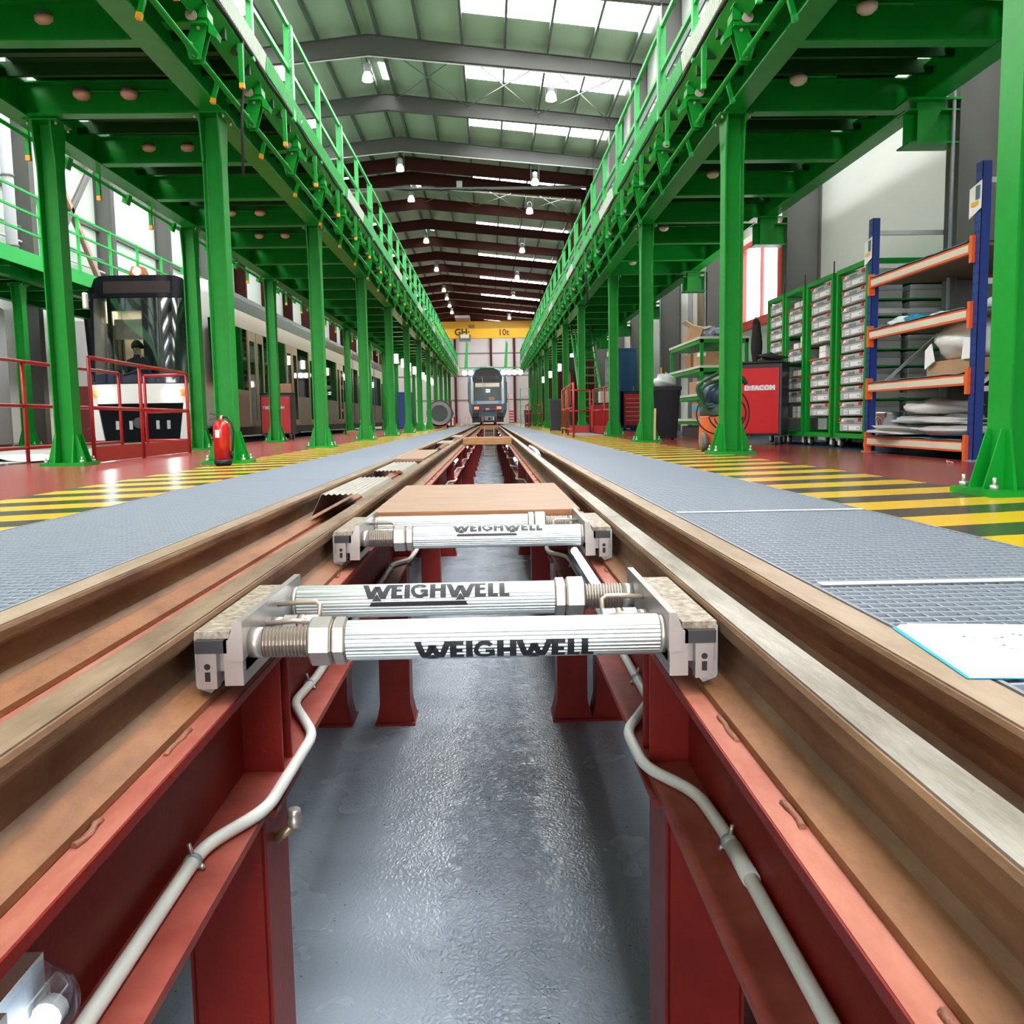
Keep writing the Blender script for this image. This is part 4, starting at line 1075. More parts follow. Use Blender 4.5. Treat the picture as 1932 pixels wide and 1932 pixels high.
# ------------------------------------------------------------------ white tram on the left track
TX, TY = -6.46, 17.0
t = thing('tram', 'white low-floor tram with black front and lit headlights on the left track', 'tram', (TX, TY, 0), local=True)
def oval(hw, z0, z1, y, rt=0.30, rb=0.12, n=5):
    pts = []
    for (cx, cz, r, a0) in ((hw - rt, z1 - rt, rt, 0), (-hw + rt, z1 - rt, rt, 90), (-hw + rb, z0 + rb, rb, 180), (hw - rb, z0 + rb, rb, 270)):
        for i in range(n + 1):
            a = math.radians(a0 + 90 * i / n); pts.append((cx + r * math.cos(a), y, cz + r * math.sin(a)))
    return pts
# cab skin behind the mask: roof cap and cheeks, open at the front
def arch(hw, y, z1, r=0.34, z0=0.32):
    pts = [(-hw, y, z0), (-hw, y, 1.1)]
    for i in range(8): a = math.radians(180 - 90 * i / 7); pts.append((-hw + r + r * math.cos(a), y, z1 - r + r * math.sin(a)))
    for i in range(8): a = math.radians(90 - 90 * i / 7); pts.append((hw - r + r * math.cos(a), y, z1 - r + r * math.sin(a)))
    return pts + [(hw, y, 1.1), (hw, y, z0)]
cab = MB().loft([arch(0.93, 0.33, 3.17), arch(0.99, 0.7, 3.23), arch(1.12, 1.3, 3.26), arch(1.2, 2.0, 3.28)], False, False, True).build('cab_shell', TWHITE, t)
def maskpt(x, z):
    # curved, backwards leaning front
    return (x, 0.02 + 0.17 * (abs(x) / 0.93) ** 4 + 0.14 * max(0, (z - 1.25)) / 1.9, z)
def mask(x0, x1, z0, z1, off=0.0, nx=12, nz=4, corner=0.0):
    m = MB(); 
    def zz(x, z):
        if corner and z > z1 - 1e-6:
            d = max(0, abs(x) - (0.93 - corner)); return z - (corner - math.sqrt(max(0, corner ** 2 - d ** 2)))
        return z
    vs = []
    for j in range(nz + 1):
        for i in range(nx + 1):
            x = x0 + (x1 - x0) * i / nx; z = z0 + (z1 - z0) * j / nz
            p = maskpt(x, zz(x, z) if j == nz else z); vs.append((p[0], p[1] + off, p[2]))
    fs = [(j * (nx + 1) + i, j * (nx + 1) + i + 1, (j + 1) * (nx + 1) + i + 1, (j + 1) * (nx + 1) + i) for j in range(nz) for i in range(nx)]
    n0 = len(vs); bk = [(v[0], v[1] + 0.03, v[2]) for v in vs]
    m.add(vs + bk, fs + [tuple(i + n0 for i in reversed(f)) for f in fs], True); return m
mask(-0.93, 0.93, 2.74, 3.15, 0, 16, 2, corner=0.26).build('destination_panel', TBLACK, t)
mask(-0.62, 0.62, 2.82, 3.04, -0.008, 8, 2).build('destination_display', mat('display_brown', (0.02, 0.012, 0.011), 0.4, spec=0.15), t)
mask(-0.86, 0.86, 1.34, 2.73, 0.0, 14, 6).build('windshield', WIND, t)
for s in (-1, 1): mask(min(s * 0.86, s * 0.93), max(s * 0.86, s * 0.93), 1.20, 2.74, -0.002, 2, 6).build('windshield_pillar', TBLACK, t)
mask(-0.93, 0.93, 1.16, 1.34, -0.002, 14, 2).build('wiper_panel', mat('mask_blue_black', (0.008, 0.012, 0.035), 0.12, coat=1.0), t)
MB().tube([(-0.3, -0.03, 1.30), (0.1, -0.02, 1.42), (0.55, 0.06, 1.38)], 0.014, 6).build('wiper', RUBBER, t)
MB().loft([[(-0.93, 0.30, z), (-0.90, 0.05, z), (-0.55, -0.06, z), (0, -0.09, z), (0.55, -0.06, z), (0.90, 0.05, z), (0.93, 0.30, z)] for z in (0.78, 0.82, 1.10, 1.14)], True).build('bumper_panel', TWHITE, t)
for s in (-1, 1):
    hl = MB().lathe((0.60 * s, -0.075, 0.93), [(0.0, -0.02), (0.085, -0.015), (0.09, 0.03)], 16, 'y').build('headlight', emat('headlight', (0.97, 1.0, 0.95), 22), t)
    MB().lathe((0.80 * s, -0.02, 0.97), [(0.0, -0.03), (0.06, -0.02), (0.065, 0.05)], 14, 'y').build('turn_signal', AMBER, t)
    MB().prism([(0.93 * s, 0.78), (0.80 * s, 0.78), (0.70 * s, 0.10), (0.86 * s, 0.10)][::s], 'y', 0.02, 0.30).build('front_cheek', TWHITE, t)
    MB().bbox(min(0.94 * s, 1.02 * s), max(0.94 * s, 1.02 * s), 0.15, 0.28, 2.55, 2.85, 0.03).build('camera_pod', TWHITE, t)
MB().prism([(-0.80, 0.78), (0.80, 0.78), (0.70, 0.06), (-0.70, 0.06)][::-1], 'y', 0.06, 0.4).build('lower_fairing', TBLACK, t)
cp = MB().cyl((0, 0.06, 0.42), (0, -0.12, 0.42), 0.10, 12).build('coupler', DARK, t)
for x in (-0.45, -0.2, 0.3, 0.5): MB().box(x - 0.03, x + 0.03, 0.03, 0.062, 0.30, 0.46).build('socket', GREYP, t)
bz = MB().prism([(-0.16, 3.14), (0.16, 3.14), (0.09, 3.32), (-0.09, 3.32)][::-1], 'y', 0.22, 0.45).build('beacon_housing', mat('dark_amber', (0.25, 0.07, 0.015), 0.3), t)
MB().lathe((-0.0, 0.21, 3.23), [(0.0, -0.03), (0.07, -0.015), (0.075, 0.02)], 14, 'y').build('beacon_lamp', emat('beacon', (1.0, 0.82, 0.5), 12), bz)
# cab interior
MB().box(-0.95, 0.95, 0.4, 2.2, 0.55, 0.6).build('cab_floor', DARK, t)
MB().prism([(0.14, 1.2), (0.62, 1.36), (0.62, 0.6), (0.14, 0.6)][::-1], 'x', -0.84, 0.84).build('dashboard', DARK, t)
bw = MB(); bw.box(-0.42, 1.05, 1.45, 1.5, 0.6, 2.95); bw.box(-1.1, -1.02, 1.45, 1.5, 0.6, 2.95); bw.box(-1.02, -0.42, 1.45, 1.5, 2.66, 2.95); bw.box(-1.02, -0.42, 1.45, 1.5, 0.6, 1.5); bw.build('cab_rear_wall', mat('cab_dark_wall', (0.03, 0.035, 0.04), 0.4), t)
pw = MB(); pw.box(-1.15, 0.95, 2.3, 2.34, 0.6, 2.9); pw.build('passenger_partition', BEIGE, t)
for x in (-0.86, -0.62): MB().box(x, x + 0.035, 1.52, 1.56, 0.6, 2.25).build('partition_post', mat('partition_grey', (0.25, 0.22, 0.18), 0.5), t)
MB().box(-1.0, -0.44, 1.51, 1.53, 2.1, 2.5).build('notice_board', CREAM, t)
MB().box(-1.1, 0.9, 1.5, 2.3, 2.86, 2.9).build('saloon_ceiling', CREAM, t)
for x in (-0.85, -0.2): MB().box(x - 0.05, x + 0.05, 1.6, 2.25, 2.80, 2.86).build('strip_light', emat('saloon_light', (1, 0.88, 0.66), 45), t)
# body modules
mods = [(2.0, 5.65), (5.95, 12.1), (12.4, 18.4), (18.7, 24.8), (25.1, 31.0)]
GLOSSG = mat('dark_green_roof_gloss', (0.035, 0.055, 0.05), 0.25)
WARM = mat('tram_side_panel', (0.34, 0.32, 0.29), 0.35)
for i, (ya, yb) in enumerate(mods):
    hw = 1.2
    def side(z0, z1, nm, m, e=0.0, y0=None, y1=None, hole=None):
        for s in (-1, 1): MB().box(min(s * (hw - 0.04), s * (hw + e)), max(s * (hw - 0.04), s * (hw + e)), ya if y0 is None else y0, yb if y1 is None else y1, z0, z1).build(nm, m, t)
    side(0.30, 1.10, 'lower_side_panel', WARM); side(2.42, 2.78, 'upper_side_panel', mat('tram_cantrail', (0.62, 0.57, 0.50), 0.35))
    side(0.12, 0.30, 'skirt', DARK, -0.03)
    MB().prism([(-1.2, 2.78), (1.2, 2.78), (1.17, 3.05), (1.02, 3.22), (-1.02, 3.22), (-1.17, 3.05)][::-1], 'y', ya, yb).build('roof_fairing', GLOSSG, t)
    MB().prism([(-0.9, 3.22), (0.9, 3.22), (0.75, 3.34), (-0.75, 3.34)][::-1], 'y', ya + 0.3, yb - 0.3).build('roof_cap', TWHITE if i == 0 else GREYP, t)
    MB().box(-1.12, 1.12, ya, yb, 0.33, 0.38).build('floor_pan', DARK, t)
    doors = [((ya + yb) / 2 - 0.7)] if i == 0 else [ya + 0.9, yb - 2.3] if i % 2 else [ya + 2.2]
    # windows between the doors
    segs = []; cur = ya
    for d in doors: segs.append((cur, d)); cur = d + 1.4
    segs.append((cur, yb))
    for (a, b2) in segs:
        if b2 - a < 0.3: continue
        n = max(1, round((b2 - a) / 1.5))
        for k in range(n):
            wa, wb = a + (b2 - a) * k / n, a + (b2 - a) * (k + 1) / n
            for s in (-1, 1):
                MB().box(min(s * 1.17, s * 1.203), max(s * 1.17, s * 1.203), wa + 0.02, wb - 0.02, 1.10, 2.42).build('side_window', PANE, t)
                MB().box(min(s * 1.165, s * 1.199), max(s * 1.165, s * 1.199), wb - 0.02, wb + 0.02, 1.10, 2.42).build('window_post', TBLACK, t)
    for d in doors:
        for q in (0, 0.7):
            for s in (1,):
                m = MB(); a, b2 = d + q + 0.03, d + q + 0.67
                m.box(1.19, 1.225, a, a + 0.09, 0.34, 2.40); m.box(1.19, 1.225, b2 - 0.09, b2, 0.34, 2.40); m.box(1.19, 1.225, a + 0.09, b2 - 0.09, 0.34, 0.46); m.box(1.19, 1.225, a + 0.09, b2 - 0.09, 2.2, 2.40)
                do = m.build('door_leaf', mat('door_leaf_beige', (0.60, 0.50, 0.38), 0.35, metal=0.2), t)
                MB().box(1.195, 1.215, a + 0.09, b2 - 0.09, 0.46, 2.2).build('pane', PANE, do)
    if i < len(mods) - 1:
        bl = MB()
        for k in range(5): bl.box(-1.15, 1.15, yb + 0.01 + 0.06 * k, yb + 0.045 + 0.06 * k, 0.35, 3.1)
        bl.build('bellows', RUBBER, t)
        MB().box(1.12, 1.205, yb - 0.06, yb + 0.1, 0.3, 3.15).build('gangway_trim', mat('grey_trim', (0.28, 0.29, 0.31), 0.3), t)
    for y in ((ya + yb) / 2 - 0.8, (ya + yb) / 2 + 0.8):
        if i % 2 == 0:
            wl = MB()
            for x in (-0.5, 0.5): wl.cyl((x - 0.06, y, 0.29), (x + 0.06, y, 0.29), 0.28, 20)
            wl.build('wheelset', DARK, t)
    MB().box(-0.95, 0.95, ya + 0.5, yb - 0.5, 2.72, 2.76).build('saloon_ceiling', CREAM, t)
    if i: MB().box(-0.4, -0.3, ya + 0.6, yb - 0.6, 2.66, 2.7).build('strip_light', emat('saloon_light', (1, 0.88, 0.66), 45), t)
MB().box(-1.17, 1.17, 0.35, 2.0, 0.30, 0.34).build('cab_underframe', DARK, t)
for s in (-1, 1):
    MB().prism([(0.75, 1.15), (1.98, 1.15), (1.98, 2.42), (0.62, 2.42)], 'x', min(s * 1.14, s * 1.205), max(s * 1.14, s * 1.205)).build('cab_side_window', TBLACK, t)

# the driver, seated behind the dashboard
p = thing('person', 'person with dark hair sitting low behind the dashboard of the white tram', 'person', (TX - 0.36, TY + 1.0, 0.66))
me = bpy.data.meshes.new('body')
V = [(0, 0, .48), (0, 0.02, .75), (0, 0.0, .98), (0, -0.02, 1.05), (0, -0.06, 1.16), (-.18, 0, .96), (-.24, -.06, .72), (-.2, -.28, .66), (.18, 0, .96), (.24, -.06, .72), (.2, -.28, .66), (-.1, -.12, .46), (-.12, -.42, .46), (-.12, -.46, .06), (.1, -.12, .46), (.12, -.42, .46), (.12, -.46, .06), (-.12, -.58, .03), (.12, -.58, .03), (0, -0.04, 1.24)]
E_ = [(0, 1), (1, 2), (2, 3), (3, 4), (4, 19), (2, 5), (5, 6), (6, 7), (2, 8), (8, 9), (9, 10), (0, 11), (11, 12), (12, 13), (13, 17), (0, 14), (14, 15), (15, 16), (16, 18)]
RR = [.15, .15, .13, .055, .092, .07, .05, .035, .07, .05, .035, .09, .07, .05, .09, .07, .05, .035, .035, .085]
me.from_pydata(V, E_, []); me.update()
body = bpy.data.objects.new('body', me); COL.objects.link(body); body.parent = p
me.materials.append(SKIN)
sk = body.modifiers.new('skin', 'SKIN'); sk.use_smooth_shade = True
if len(me.skin_vertices) == 0: pass
else:
    for i, r in enumerate(RR): me.skin_vertices[0].data[i].radius = (r, r)
    me.skin_vertices[0].data[0].use_root = True
ss = body.modifiers.new('sub', 'SUBSURF'); ss.levels = 1; ss.render_levels = 2
LOCALS[p.name] = True
hair = MB(); rings = []
for j in range(7):
    th = math.radians(-10 + 100 * j / 6)
    rings.append([(0.115 * math.cos(th) * math.cos(a), 0.012 + -0.05 + 0.125 * math.cos(th) * math.sin(a) + 0.015, 1.235 + 0.125 * math.sin(th) - (0.0 if math.sin(a) > -0.2 else -0.02)) for a in [2 * PI * k / 16 for k in range(16)]])
hair.loft(rings, True, True, True).build('hair', HAIR, p)
for s in (-1, 1):
    MB().lathe((s * 0.035, -0.145, 1.19), [(0, -0.012), (0.012, -0.006), (0.012, 0.006)], 8, 'y').build('eye', BLACK, p)
MB().prism([(-0.13, 1.175), (-0.175, 1.145), (-0.13, 1.13)], 'x', -0.014, 0.014).build('nose', SKIN, p)
dg_ = bpy.context.evaluated_depsgraph_get(); dg_.update()
nm_ = bpy.data.meshes.new_from_object(body.evaluated_get(dg_)); body.modifiers.clear(); body.data = nm_
nm_.materials.clear(); nm_.materials.append(CLOTH); nm_.materials.append(SKIN)
for pl_ in nm_.polygons:
    c_ = pl_.center; pl_.material_index = 1 if (c_.z > 1.06 or (abs(c_.x) > 0.15 and c_.y < -0.24 and c_.z > 0.5)) else 0; pl_.use_smooth = True
if False: shirt = MB().loft([[(r * math.cos(a), 0.02 + r * 0.75 * math.sin(a), z) for a in [2 * PI * k / 14 for k in range(14)]] for z, r in ((0.46, 0.19), (0.62, 0.185), (0.8, 0.19), (0.95, 0.20), (1.02, 0.10))], True, True, True).build('jacket', CLOTH, p)
st = thing('driver_seat', 'dark driver seat inside the white tram cab', 'seat', (TX - 0.36, TY + 1.15, 0.6), local=True)
MB().bbox(-0.24, 0.24, -0.25, 0.25, 0.36, 0.44, 0.05).build('seat_cushion', DARK, st); MB().bbox(-0.24, 0.24, 0.22, 0.32, 0.44, 1.0, 0.04).build('backrest', DARK, st); MB().cyl((0, 0, 0), (0, 0, 0.36), 0.06, 10).build('pedestal', DARK, st)

# boards and paper over the tram bay
t = thing('floor_boards', 'grey boards covering the tram bay in front of the white tram', 'boards', (-6.4, 12, -0.03))
for i in range(6): MB().box(-7.9, -4.85, 8.2 + 1.05 * i, 9.2 + 1.05 * i, -0.029, 0.012).build('board', mat('grey_board', (0.40, 0.38, 0.34), 0.55, var=0.25, scale=3), t)
pp = MB(); N = 10; vs = []
for j in range(N + 1):
    for i in range(N + 1):
        u, v = i / N, j / N
        vs.append((-5.75 + 0.95 * u + 0.15 * v, 9.7 + 0.85 * v, 0.016 + 0.075 * math.exp(-((u - 0.45) / 0.18) ** 2) * (1 - 0.3 * v)))
pp.add(vs, [(j * (N + 1) + i, j * (N + 1) + i + 1, (j + 1) * (N + 1) + i + 1, (j + 1) * (N + 1) + i) for j in range(N) for i in range(N)], True)
o = single('paper_sheet', pp, PAPER, 'crumpled white paper sheet lying on the grey boards behind the near left column', 'paper')
sm_ = o.modifiers.new('thickness', 'SOLIDIFY'); sm_.thickness = 0.003

# ------------------------------------------------------------------ blue and black train at the end of the pit
t = thing('train', 'black and blue tram-train with two red rear lights at the far end of the pit', 'train', (-0.08, 60, 0), local=True)
def ring(hw, y, z0, zs, zt, n=8):
    pts = [(-hw * 0.86, y, z0), (-hw, y, 1.0), (-hw, y, zs)]
    for i in range(1, n): a = math.radians(180 - 180 * i / n); pts.append((hw * math.cos(a), y, zs + (zt - zs) * math.sin(a)))
    return pts + [(hw, y, zs), (hw, y, 1.0), (hw * 0.86, y, z0)]
MB().loft([ring(1.05, 0.30, 0.55, 3.05, 3.78), ring(1.27, 1.0, 0.45, 3.15, 3.95), ring(1.30, 2.0, 0.45, 3.15, 3.98), ring(1.30, 20, 0.45, 3.15, 3.98)], True, True, False).build('body_shell', TEAL, t)
MB().prism([(-0.95, 2.85), (0.95, 2.85), (1.0, 3.15), (0.75, 3.62), (0.3, 3.80), (-0.3, 3.80), (-0.75, 3.62), (-1.0, 3.15)][::-1], 'y', 0.10, 0.45).build('roof_visor', mat('train_black', (0.008, 0.008, 0.010), 0.2, spec=0.25), t)
MB().box(-0.72, 0.72, 0.05, 0.12, 3.02, 3.22).build('destination_display', DARK, t)
MB().box(-0.90, 0.90, 0.14, 0.28, 1.62, 2.85).build('windscreen', mat('dark_windscreen', (0.02, 0.05, 0.055), 0.12, spec=0.15), t)
MB().box(-0.80, 0.80, 0.125, 0.142, 2.52, 2.78).build('sun_blind', CREAM, t)
MB().box(0.08, 0.46, 0.12, 0.142, 1.64, 1.86).build('seat_headrest', CARD, t)
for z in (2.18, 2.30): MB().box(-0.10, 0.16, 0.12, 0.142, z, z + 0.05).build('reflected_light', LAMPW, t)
for s in (-1, 1):
    MB().prism([(s * 0.93, 1.35), (s * 1.12, 1.45), (s * 1.08, 3.2), (s * 0.93, 3.2)][::s], 'y', 0.12, 0.5).build('front_pillar', mat('silver_pillar', (0.62, 0.60, 0.62), 0.35), t)
    MB().box(min(s * 0.60, s * 0.90), max(s * 0.60, s * 0.90), 0.03, 0.14, 1.05, 1.22).build('tail_light_cluster', mat('red_lens', (0.7, 0.04, 0.02), 0.25, emit=(1, 0.15, 0.05), es=1.5), t)
    MB().box(min(s * 0.72, s * 0.93), max(s * 0.72, s * 0.93), 0.02, 0.14, 1.38, 1.60).build('corner_patch', mat('sky_blue_paint', (0.10, 0.42, 0.70), 0.35), t)
    MB().bbox(min(s * 0.62, s * 1.02), max(s * 0.62, s * 1.02), 0.02, 0.3, 0.52, 0.82, 0.05).build('lamp_pod', DARK, t)
    MB().box(min(s * 0.30, s * 0.42), max(s * 0.30, s * 0.42), -0.12, 0.0, 0.30, 0.56).build('buffer_pad', CREAM, t)
    MB().box(min(s * 1.27, s * 1.33), max(s * 1.27, s * 1.33), 1.5, 2.6, 1.5, 2.9).build('cab_side_window', TBLACK, t)
MB().box(-0.93, 0.93, 0.08, 0.3, 0.95, 1.38).build('nose_panel', mat('navy_panel', (0.012, 0.016, 0.035), 0.25), t)
MB().box(-0.93, 0.93, 0.06, 0.3, 1.40, 1.60).build('nose_trim', mat('pale_blue_trim', (0.42, 0.55, 0.68), 0.35), t)
MB().box(-0.14, 0.12, 0.06, 0.09, 1.0, 1.12).build('number_plate', PAPER, t)
MB().box(-1.05, 1.05, 0.2, 18, 0.16, 0.55).build('underframe', DARK, t)
k = MB().bbox(-0.24, 0.24, -0.25, 0.2, 0.28, 0.56, 0.04).build('coupler_head', GREYP, t)
MB().cyl((0.09, -0.26, 0.42), (0.09, -0.2, 0.42), 0.10, 14).build('coupler_cone', BLACK, k)
for y in (2.2, 3.9, 14, 16):
    w_ = MB()
    for x in (-0.5, 0.5): w_.cyl((x - 0.06, y, 0.30), (x + 0.06, y, 0.30), 0.30, 20)
    w_.build('wheelset', DARK, t)
MB().tube([(-0.35, 0.02, 3.2), (-0.22, -0.02, 2.0)], 0.015, 6).build('wiper', GREYP, t)
# floodlights by the train roof
for i, x in enumerate((-1.55, -1.15, 0.98, 1.35, 1.72, 2.1)):
    q = thing('flood_light', 'bright white flood lamp beside the roof of the far train, %s from the left' % ORD[i], 'lamp', (x, 59.4, 3.3), 'flood lamps by the far train')
    MB().lathe((x, 59.3, 3.42), [(0.0, -0.03), (0.17, 0.0), (0.17, 0.06), (0.08, 0.14)], 12, 'y').build('lamp_face', LAMPW, q)
    MB().cyl((x, 59.42, 3.42), (x, 59.42, 3.72), 0.02, 6).build('bracket', DARK, q)
single('lamp_rail', MB().bar((-2.0, 59.42, 3.74), (2.4, 59.42, 3.74), 0.06, 0.06), GREEN, 'green rail carrying the flood lamps over the far train', 'rail')
for i, x in enumerate((-1.45, 1.15)):
    single('signal_flag', MB().prism([(x - 0.12, 3.75), (x + 0.1, 3.75), (x + 0.16, 5.3), (x + 0.02, 5.5), (x - 0.02, 4.9)], 'y', 59.40, 59.44), GREEN2, ('left', 'right')[i] + ' green folded flap standing above the far train', 'flap')
t = thing('trestle', 'slim dark red steel frame standing across the pit before the far train', 'frame', (0, 57, 0))
for x in (-0.42, 0.46): MB().box(x - 0.025, x + 0.025, 57.0, 57.05, 0.0, 1.0).build('post', REDRAIL, t)
MB().box(-0.445, 0.485, 57.0, 57.05, 1.0, 1.05).build('top_bar', REDRAIL, t)
MB().box(-0.50, 0.52, 56.95, 57.1, 0.0, 0.02).build('base_bar', REDRAIL, t)
t = thing('step_unit', 'small white two-step platform beside the far train', 'steps', (-1.5, 57.3, 0))
for x in (-1.75, -1.45, -1.15):
    for y in (57.1, 57.5): MB().box(x - 0.02, x + 0.02, y - 0.02, y + 0.02, 0.0, 0.28 if x < -1.6 else 0.58).build('leg', WHITE, t)
MB().box(-1.77, -1.43, 57.08, 57.52, 0.27, 0.30).build('tread', WHITE, t); MB().box(-1.47, -1.13, 57.08, 57.52, 0.57, 0.60).build('tread', WHITE, t)
# ------------------------------------------------------------------ things on the left floor
def barrier(label, pts, zs, toe=None, m=REDRAIL, group='red pipe barriers', close=(True, True), h=1.06):
    t = thing('guard_barrier', label, 'barrier', (pts[0][0], pts[0][1], 0), group)
    for i, (x, y) in enumerate(pts):
        MB().cyl((x, y, 0), (x, y, h), 0.022, 8).build('post', m, t)
    for i in range(len(pts) - 1):
        a, b2 = pts[i], pts[i + 1]
        for z in zs: MB().cyl((a[0], a[1], z), (b2[0], b2[1], z), 0.020, 8).build('rail', m, t)
        if toe: MB().bar((a[0], a[1], toe / 2 + 0.01), (b2[0], b2[1], toe / 2 + 0.01), 0.008, toe).build('toe_board', m, t)
    return t
barrier('red pipe barrier between the two nearest left outer columns, with a red toe board', [(-3.93, 9.15), (-3.97, 10.55), (-4.0, 12.25)], (1.06, 0.56), 0.16)
barrier('red pipe barrier across the tram bay in front of the tram headlights', [(-4.12, 12.6), (-4.75, 12.75)], (1.06, 0.56, 0.16))
barrier('long red pipe barrier along the tram bay behind the near left column', [(-4.86, 5.2), (-4.84, 7.4), (-4.82, 9.6), (-4.80, 12.0)], (1.06, 0.6, 0.16))
# fire extinguisher
ex, ey = -2.385, 8.28
t = thing('fire_extinguisher', 'red fire extinguisher standing at the foot of the second left column', 'fire extinguisher', (ex, ey, 0))
EXR = mat('extinguisher_red', (0.55, 0.012, 0.014), 0.22, coat=0.5)
MB().lathe((ex, ey, 0), [(0.0, 0.05), (0.078, 0.05), (0.078, 0.33), (0.074, 0.36), (0.06, 0.39), (0.035, 0.41), (0.022, 0.415)], 24).build('cylinder', EXR, t)
MB().lathe((ex, ey, 0), [(0.06, 0.0), (0.078, 0.012), (0.079, 0.052), (0.07, 0.053)], 24).build('base_ring', BLACK, t)
v = MB().lathe((ex, ey, 0.41), [(0.022, 0.0), (0.022, 0.02), (0.016, 0.03), (0.016, 0.045)], 12).build('valve', mat('brass', (0.45, 0.36, 0.2), 0.35, metal=0.8), t)
MB().bar((ex, ey, 0.45), (ex - 0.10, ey - 0.02, 0.475), 0.022, 0.014).build('handle', BLACK, v)
MB().bar((ex - 0.02, ey, 0.44), (ex - 0.11, ey - 0.02, 0.41), 0.02, 0.01).build('lever', BLACK, v)
MB().tube([(ex + 0.015, ey, 0.44), (ex + 0.06, ey - 0.01, 0.435), (ex + 0.10, ey - 0.02, 0.38), (ex + 0.115, ey - 0.02, 0.30), (ex + 0.105, ey - 0.02, 0.2), (ex + 0.09, ey - 0.015, 0.12)], 0.0095, 10).build('hose', RUBBER, t)
MB().cyl((ex + 0.091, ey - 0.015, 0.13), (ex + 0.088, ey - 0.015, 0.06), 0.013, 10).build('nozzle', BLACK, t)
lb = MB(); a0 = math.radians(-115)
lb.loft([[(ex + 0.0795 * math.cos(a), ey + 0.0795 * math.sin(a), z) for a in [math.radians(-120 + 30 * i / 4) for i in range(5)]] for z in (0.255, 0.325)], False, False).build('tag', PAPER, t)
MB().loft([[(ex + 0.0795 * math.cos(a), ey + 0.0795 * math.sin(a), z) for a in [math.radians(170 + 30 * i / 4) for i in range(5)]] for z in (0.19, 0.29)], False, False).build('label', PAPER, t)

def castors(t, pts, r=0.05, m=None):
    for (x, y) in pts:
        c = MB().cyl((x - 0.015, y, r), (x + 0.015, y, r), r, 14).build('castor', RUBBER, t)
        MB().box(x - 0.022, x + 0.022, y - 0.01, y + 0.045, r * 0.6, 2 * r + 0.02).build('fork', m or GALV, c)
def tool_cabinet(name, label, loc, w, d, h, text=None, rz=0.0, drawers=0, group='red tool cabinets', tx=0.0, ts=0.09):
    t = thing(name, label, 'tool cabinet', loc, group, rz, local=True)
    MB().bbox(-w / 2, w / 2, 0, d, 0.12, h, 0.02).build('carcass', mat('cabinet_dark_grey', (0.03, 0.032, 0.04), 0.4), t)
    f = MB().bbox(-w / 2 + 0.02, w / 2 - 0.035, -0.012, 0.02, 0.15, h - 0.06, 0.008).build('front_panel', REDCAB, t)
    if text:
        MB().box(tx - 0.19, tx + 0.19, -0.014, -0.011, h * 0.70 - 0.03, h * 0.70 + 0.03).build('name_plate', mat('plate_pale', (0.55, 0.45, 0.55), 0.4), f)
        xform(text_mb(text, ts, 0.001), (1, 0, 0), (0, 0, 1), (0, -1, 0), (tx, -0.0155, h * 0.70)).build('lettering', PAPER, f)
    for i in range(drawers):
        z = 0.2 + (h - 0.35) * i / drawers
        dr = MB().bbox(-w / 2 + 0.03, w / 2 - 0.03, -0.03, 0.0, z, z + (h - 0.35) / drawers - 0.015, 0.006).build('drawer', REDCAB, t)
        MB().box(-w / 2 + 0.05, w / 2 - 0.05, -0.042, -0.029, z + (h - 0.35) / drawers - 0.045, z + (h - 0.35) / drawers - 0.025).build('handle', GALV, dr)
    MB().bbox(-w / 2 - 0.01, w / 2 + 0.01, -0.01, d + 0.01, h, h + 0.025, 0.01).build('top_tray', RUBBER, t)
    castors(t, [(x, y) for x in (-w / 2 + 0.07, w / 2 - 0.07) for y in (0.07, d - 0.07)])
    return t
tool_cabinet('tool_cabinet', 'red tool cabinet on castors beside the white tram, partly behind a green column', (-4.72, 20.3, 0), 0.70, 0.45, 1.02, 'TEC FACOM', tx=-0.05)
single('cardboard_box', MB().box(-4.62, -4.38, 20.35, 20.6, 1.046, 1.25), CARD, 'small brown cardboard box on top of the left red tool cabinet', 'box')
t = thing('locker', 'dark blue steel locker under the far left deck beside the tram', 'locker', (-3.45, 37.5, 0))
MB().bbox(-3.75, -3.15, 37.3, 37.8, 0.05, 1.55, 0.02).build('body', mat('navy_steel', (0.01, 0.03, 0.18), 0.35), t)
for x in (-3.74, -3.44): MB().box(x + 0.01, x + 0.28, 37.28, 37.3, 0.1, 1.5).build('door', mat('navy_steel2', (0.012, 0.04, 0.22), 0.3), t)
t = thing('hose_reel', 'grey drum hose reel on a red trolley beside the far left columns', 'hose reel', (-2.25, 41.5, 0))
MB().lathe((-2.25, 41.3, 0.68), [(0.60, 0.0), (0.60, 0.05), (0.35, 0.05), (0.35, 0.4), (0.60, 0.4), (0.60, 0.45)], 28, 'y').build('drum', mat('slate_drum', (0.06, 0.075, 0.085), 0.5), t)
for k in range(4): MB().tube([(-2.25 + (0.40 + 0.04 * k) * math.cos(a), 41.28, 0.68 + (0.40 + 0.04 * k) * math.sin(a)) for a in [2 * PI * i / 24 for i in range(24)]], 0.018, 6, closed=True).build('hose', GREYP, t)
MB().box(-2.55, -1.95, 41.3, 41.9, 0.05, 0.28).build('trolley', REDRAIL, t); MB().box(-1.78, -1.70, 41.5, 41.6, 0.05, 1.25).build('post', REDOX, t)
for x in (-2.6, -1.9): MB().cyl((x - 0.03, 41.6, 0.09), (x + 0.03, 41.6, 0.09), 0.09, 12).build('wheel', RUBBER, t)
t = thing('hose_reel', 'small blue hose reel on a red and white stand beside the far left columns', 'hose reel', (-2.1, 48.5, 0))
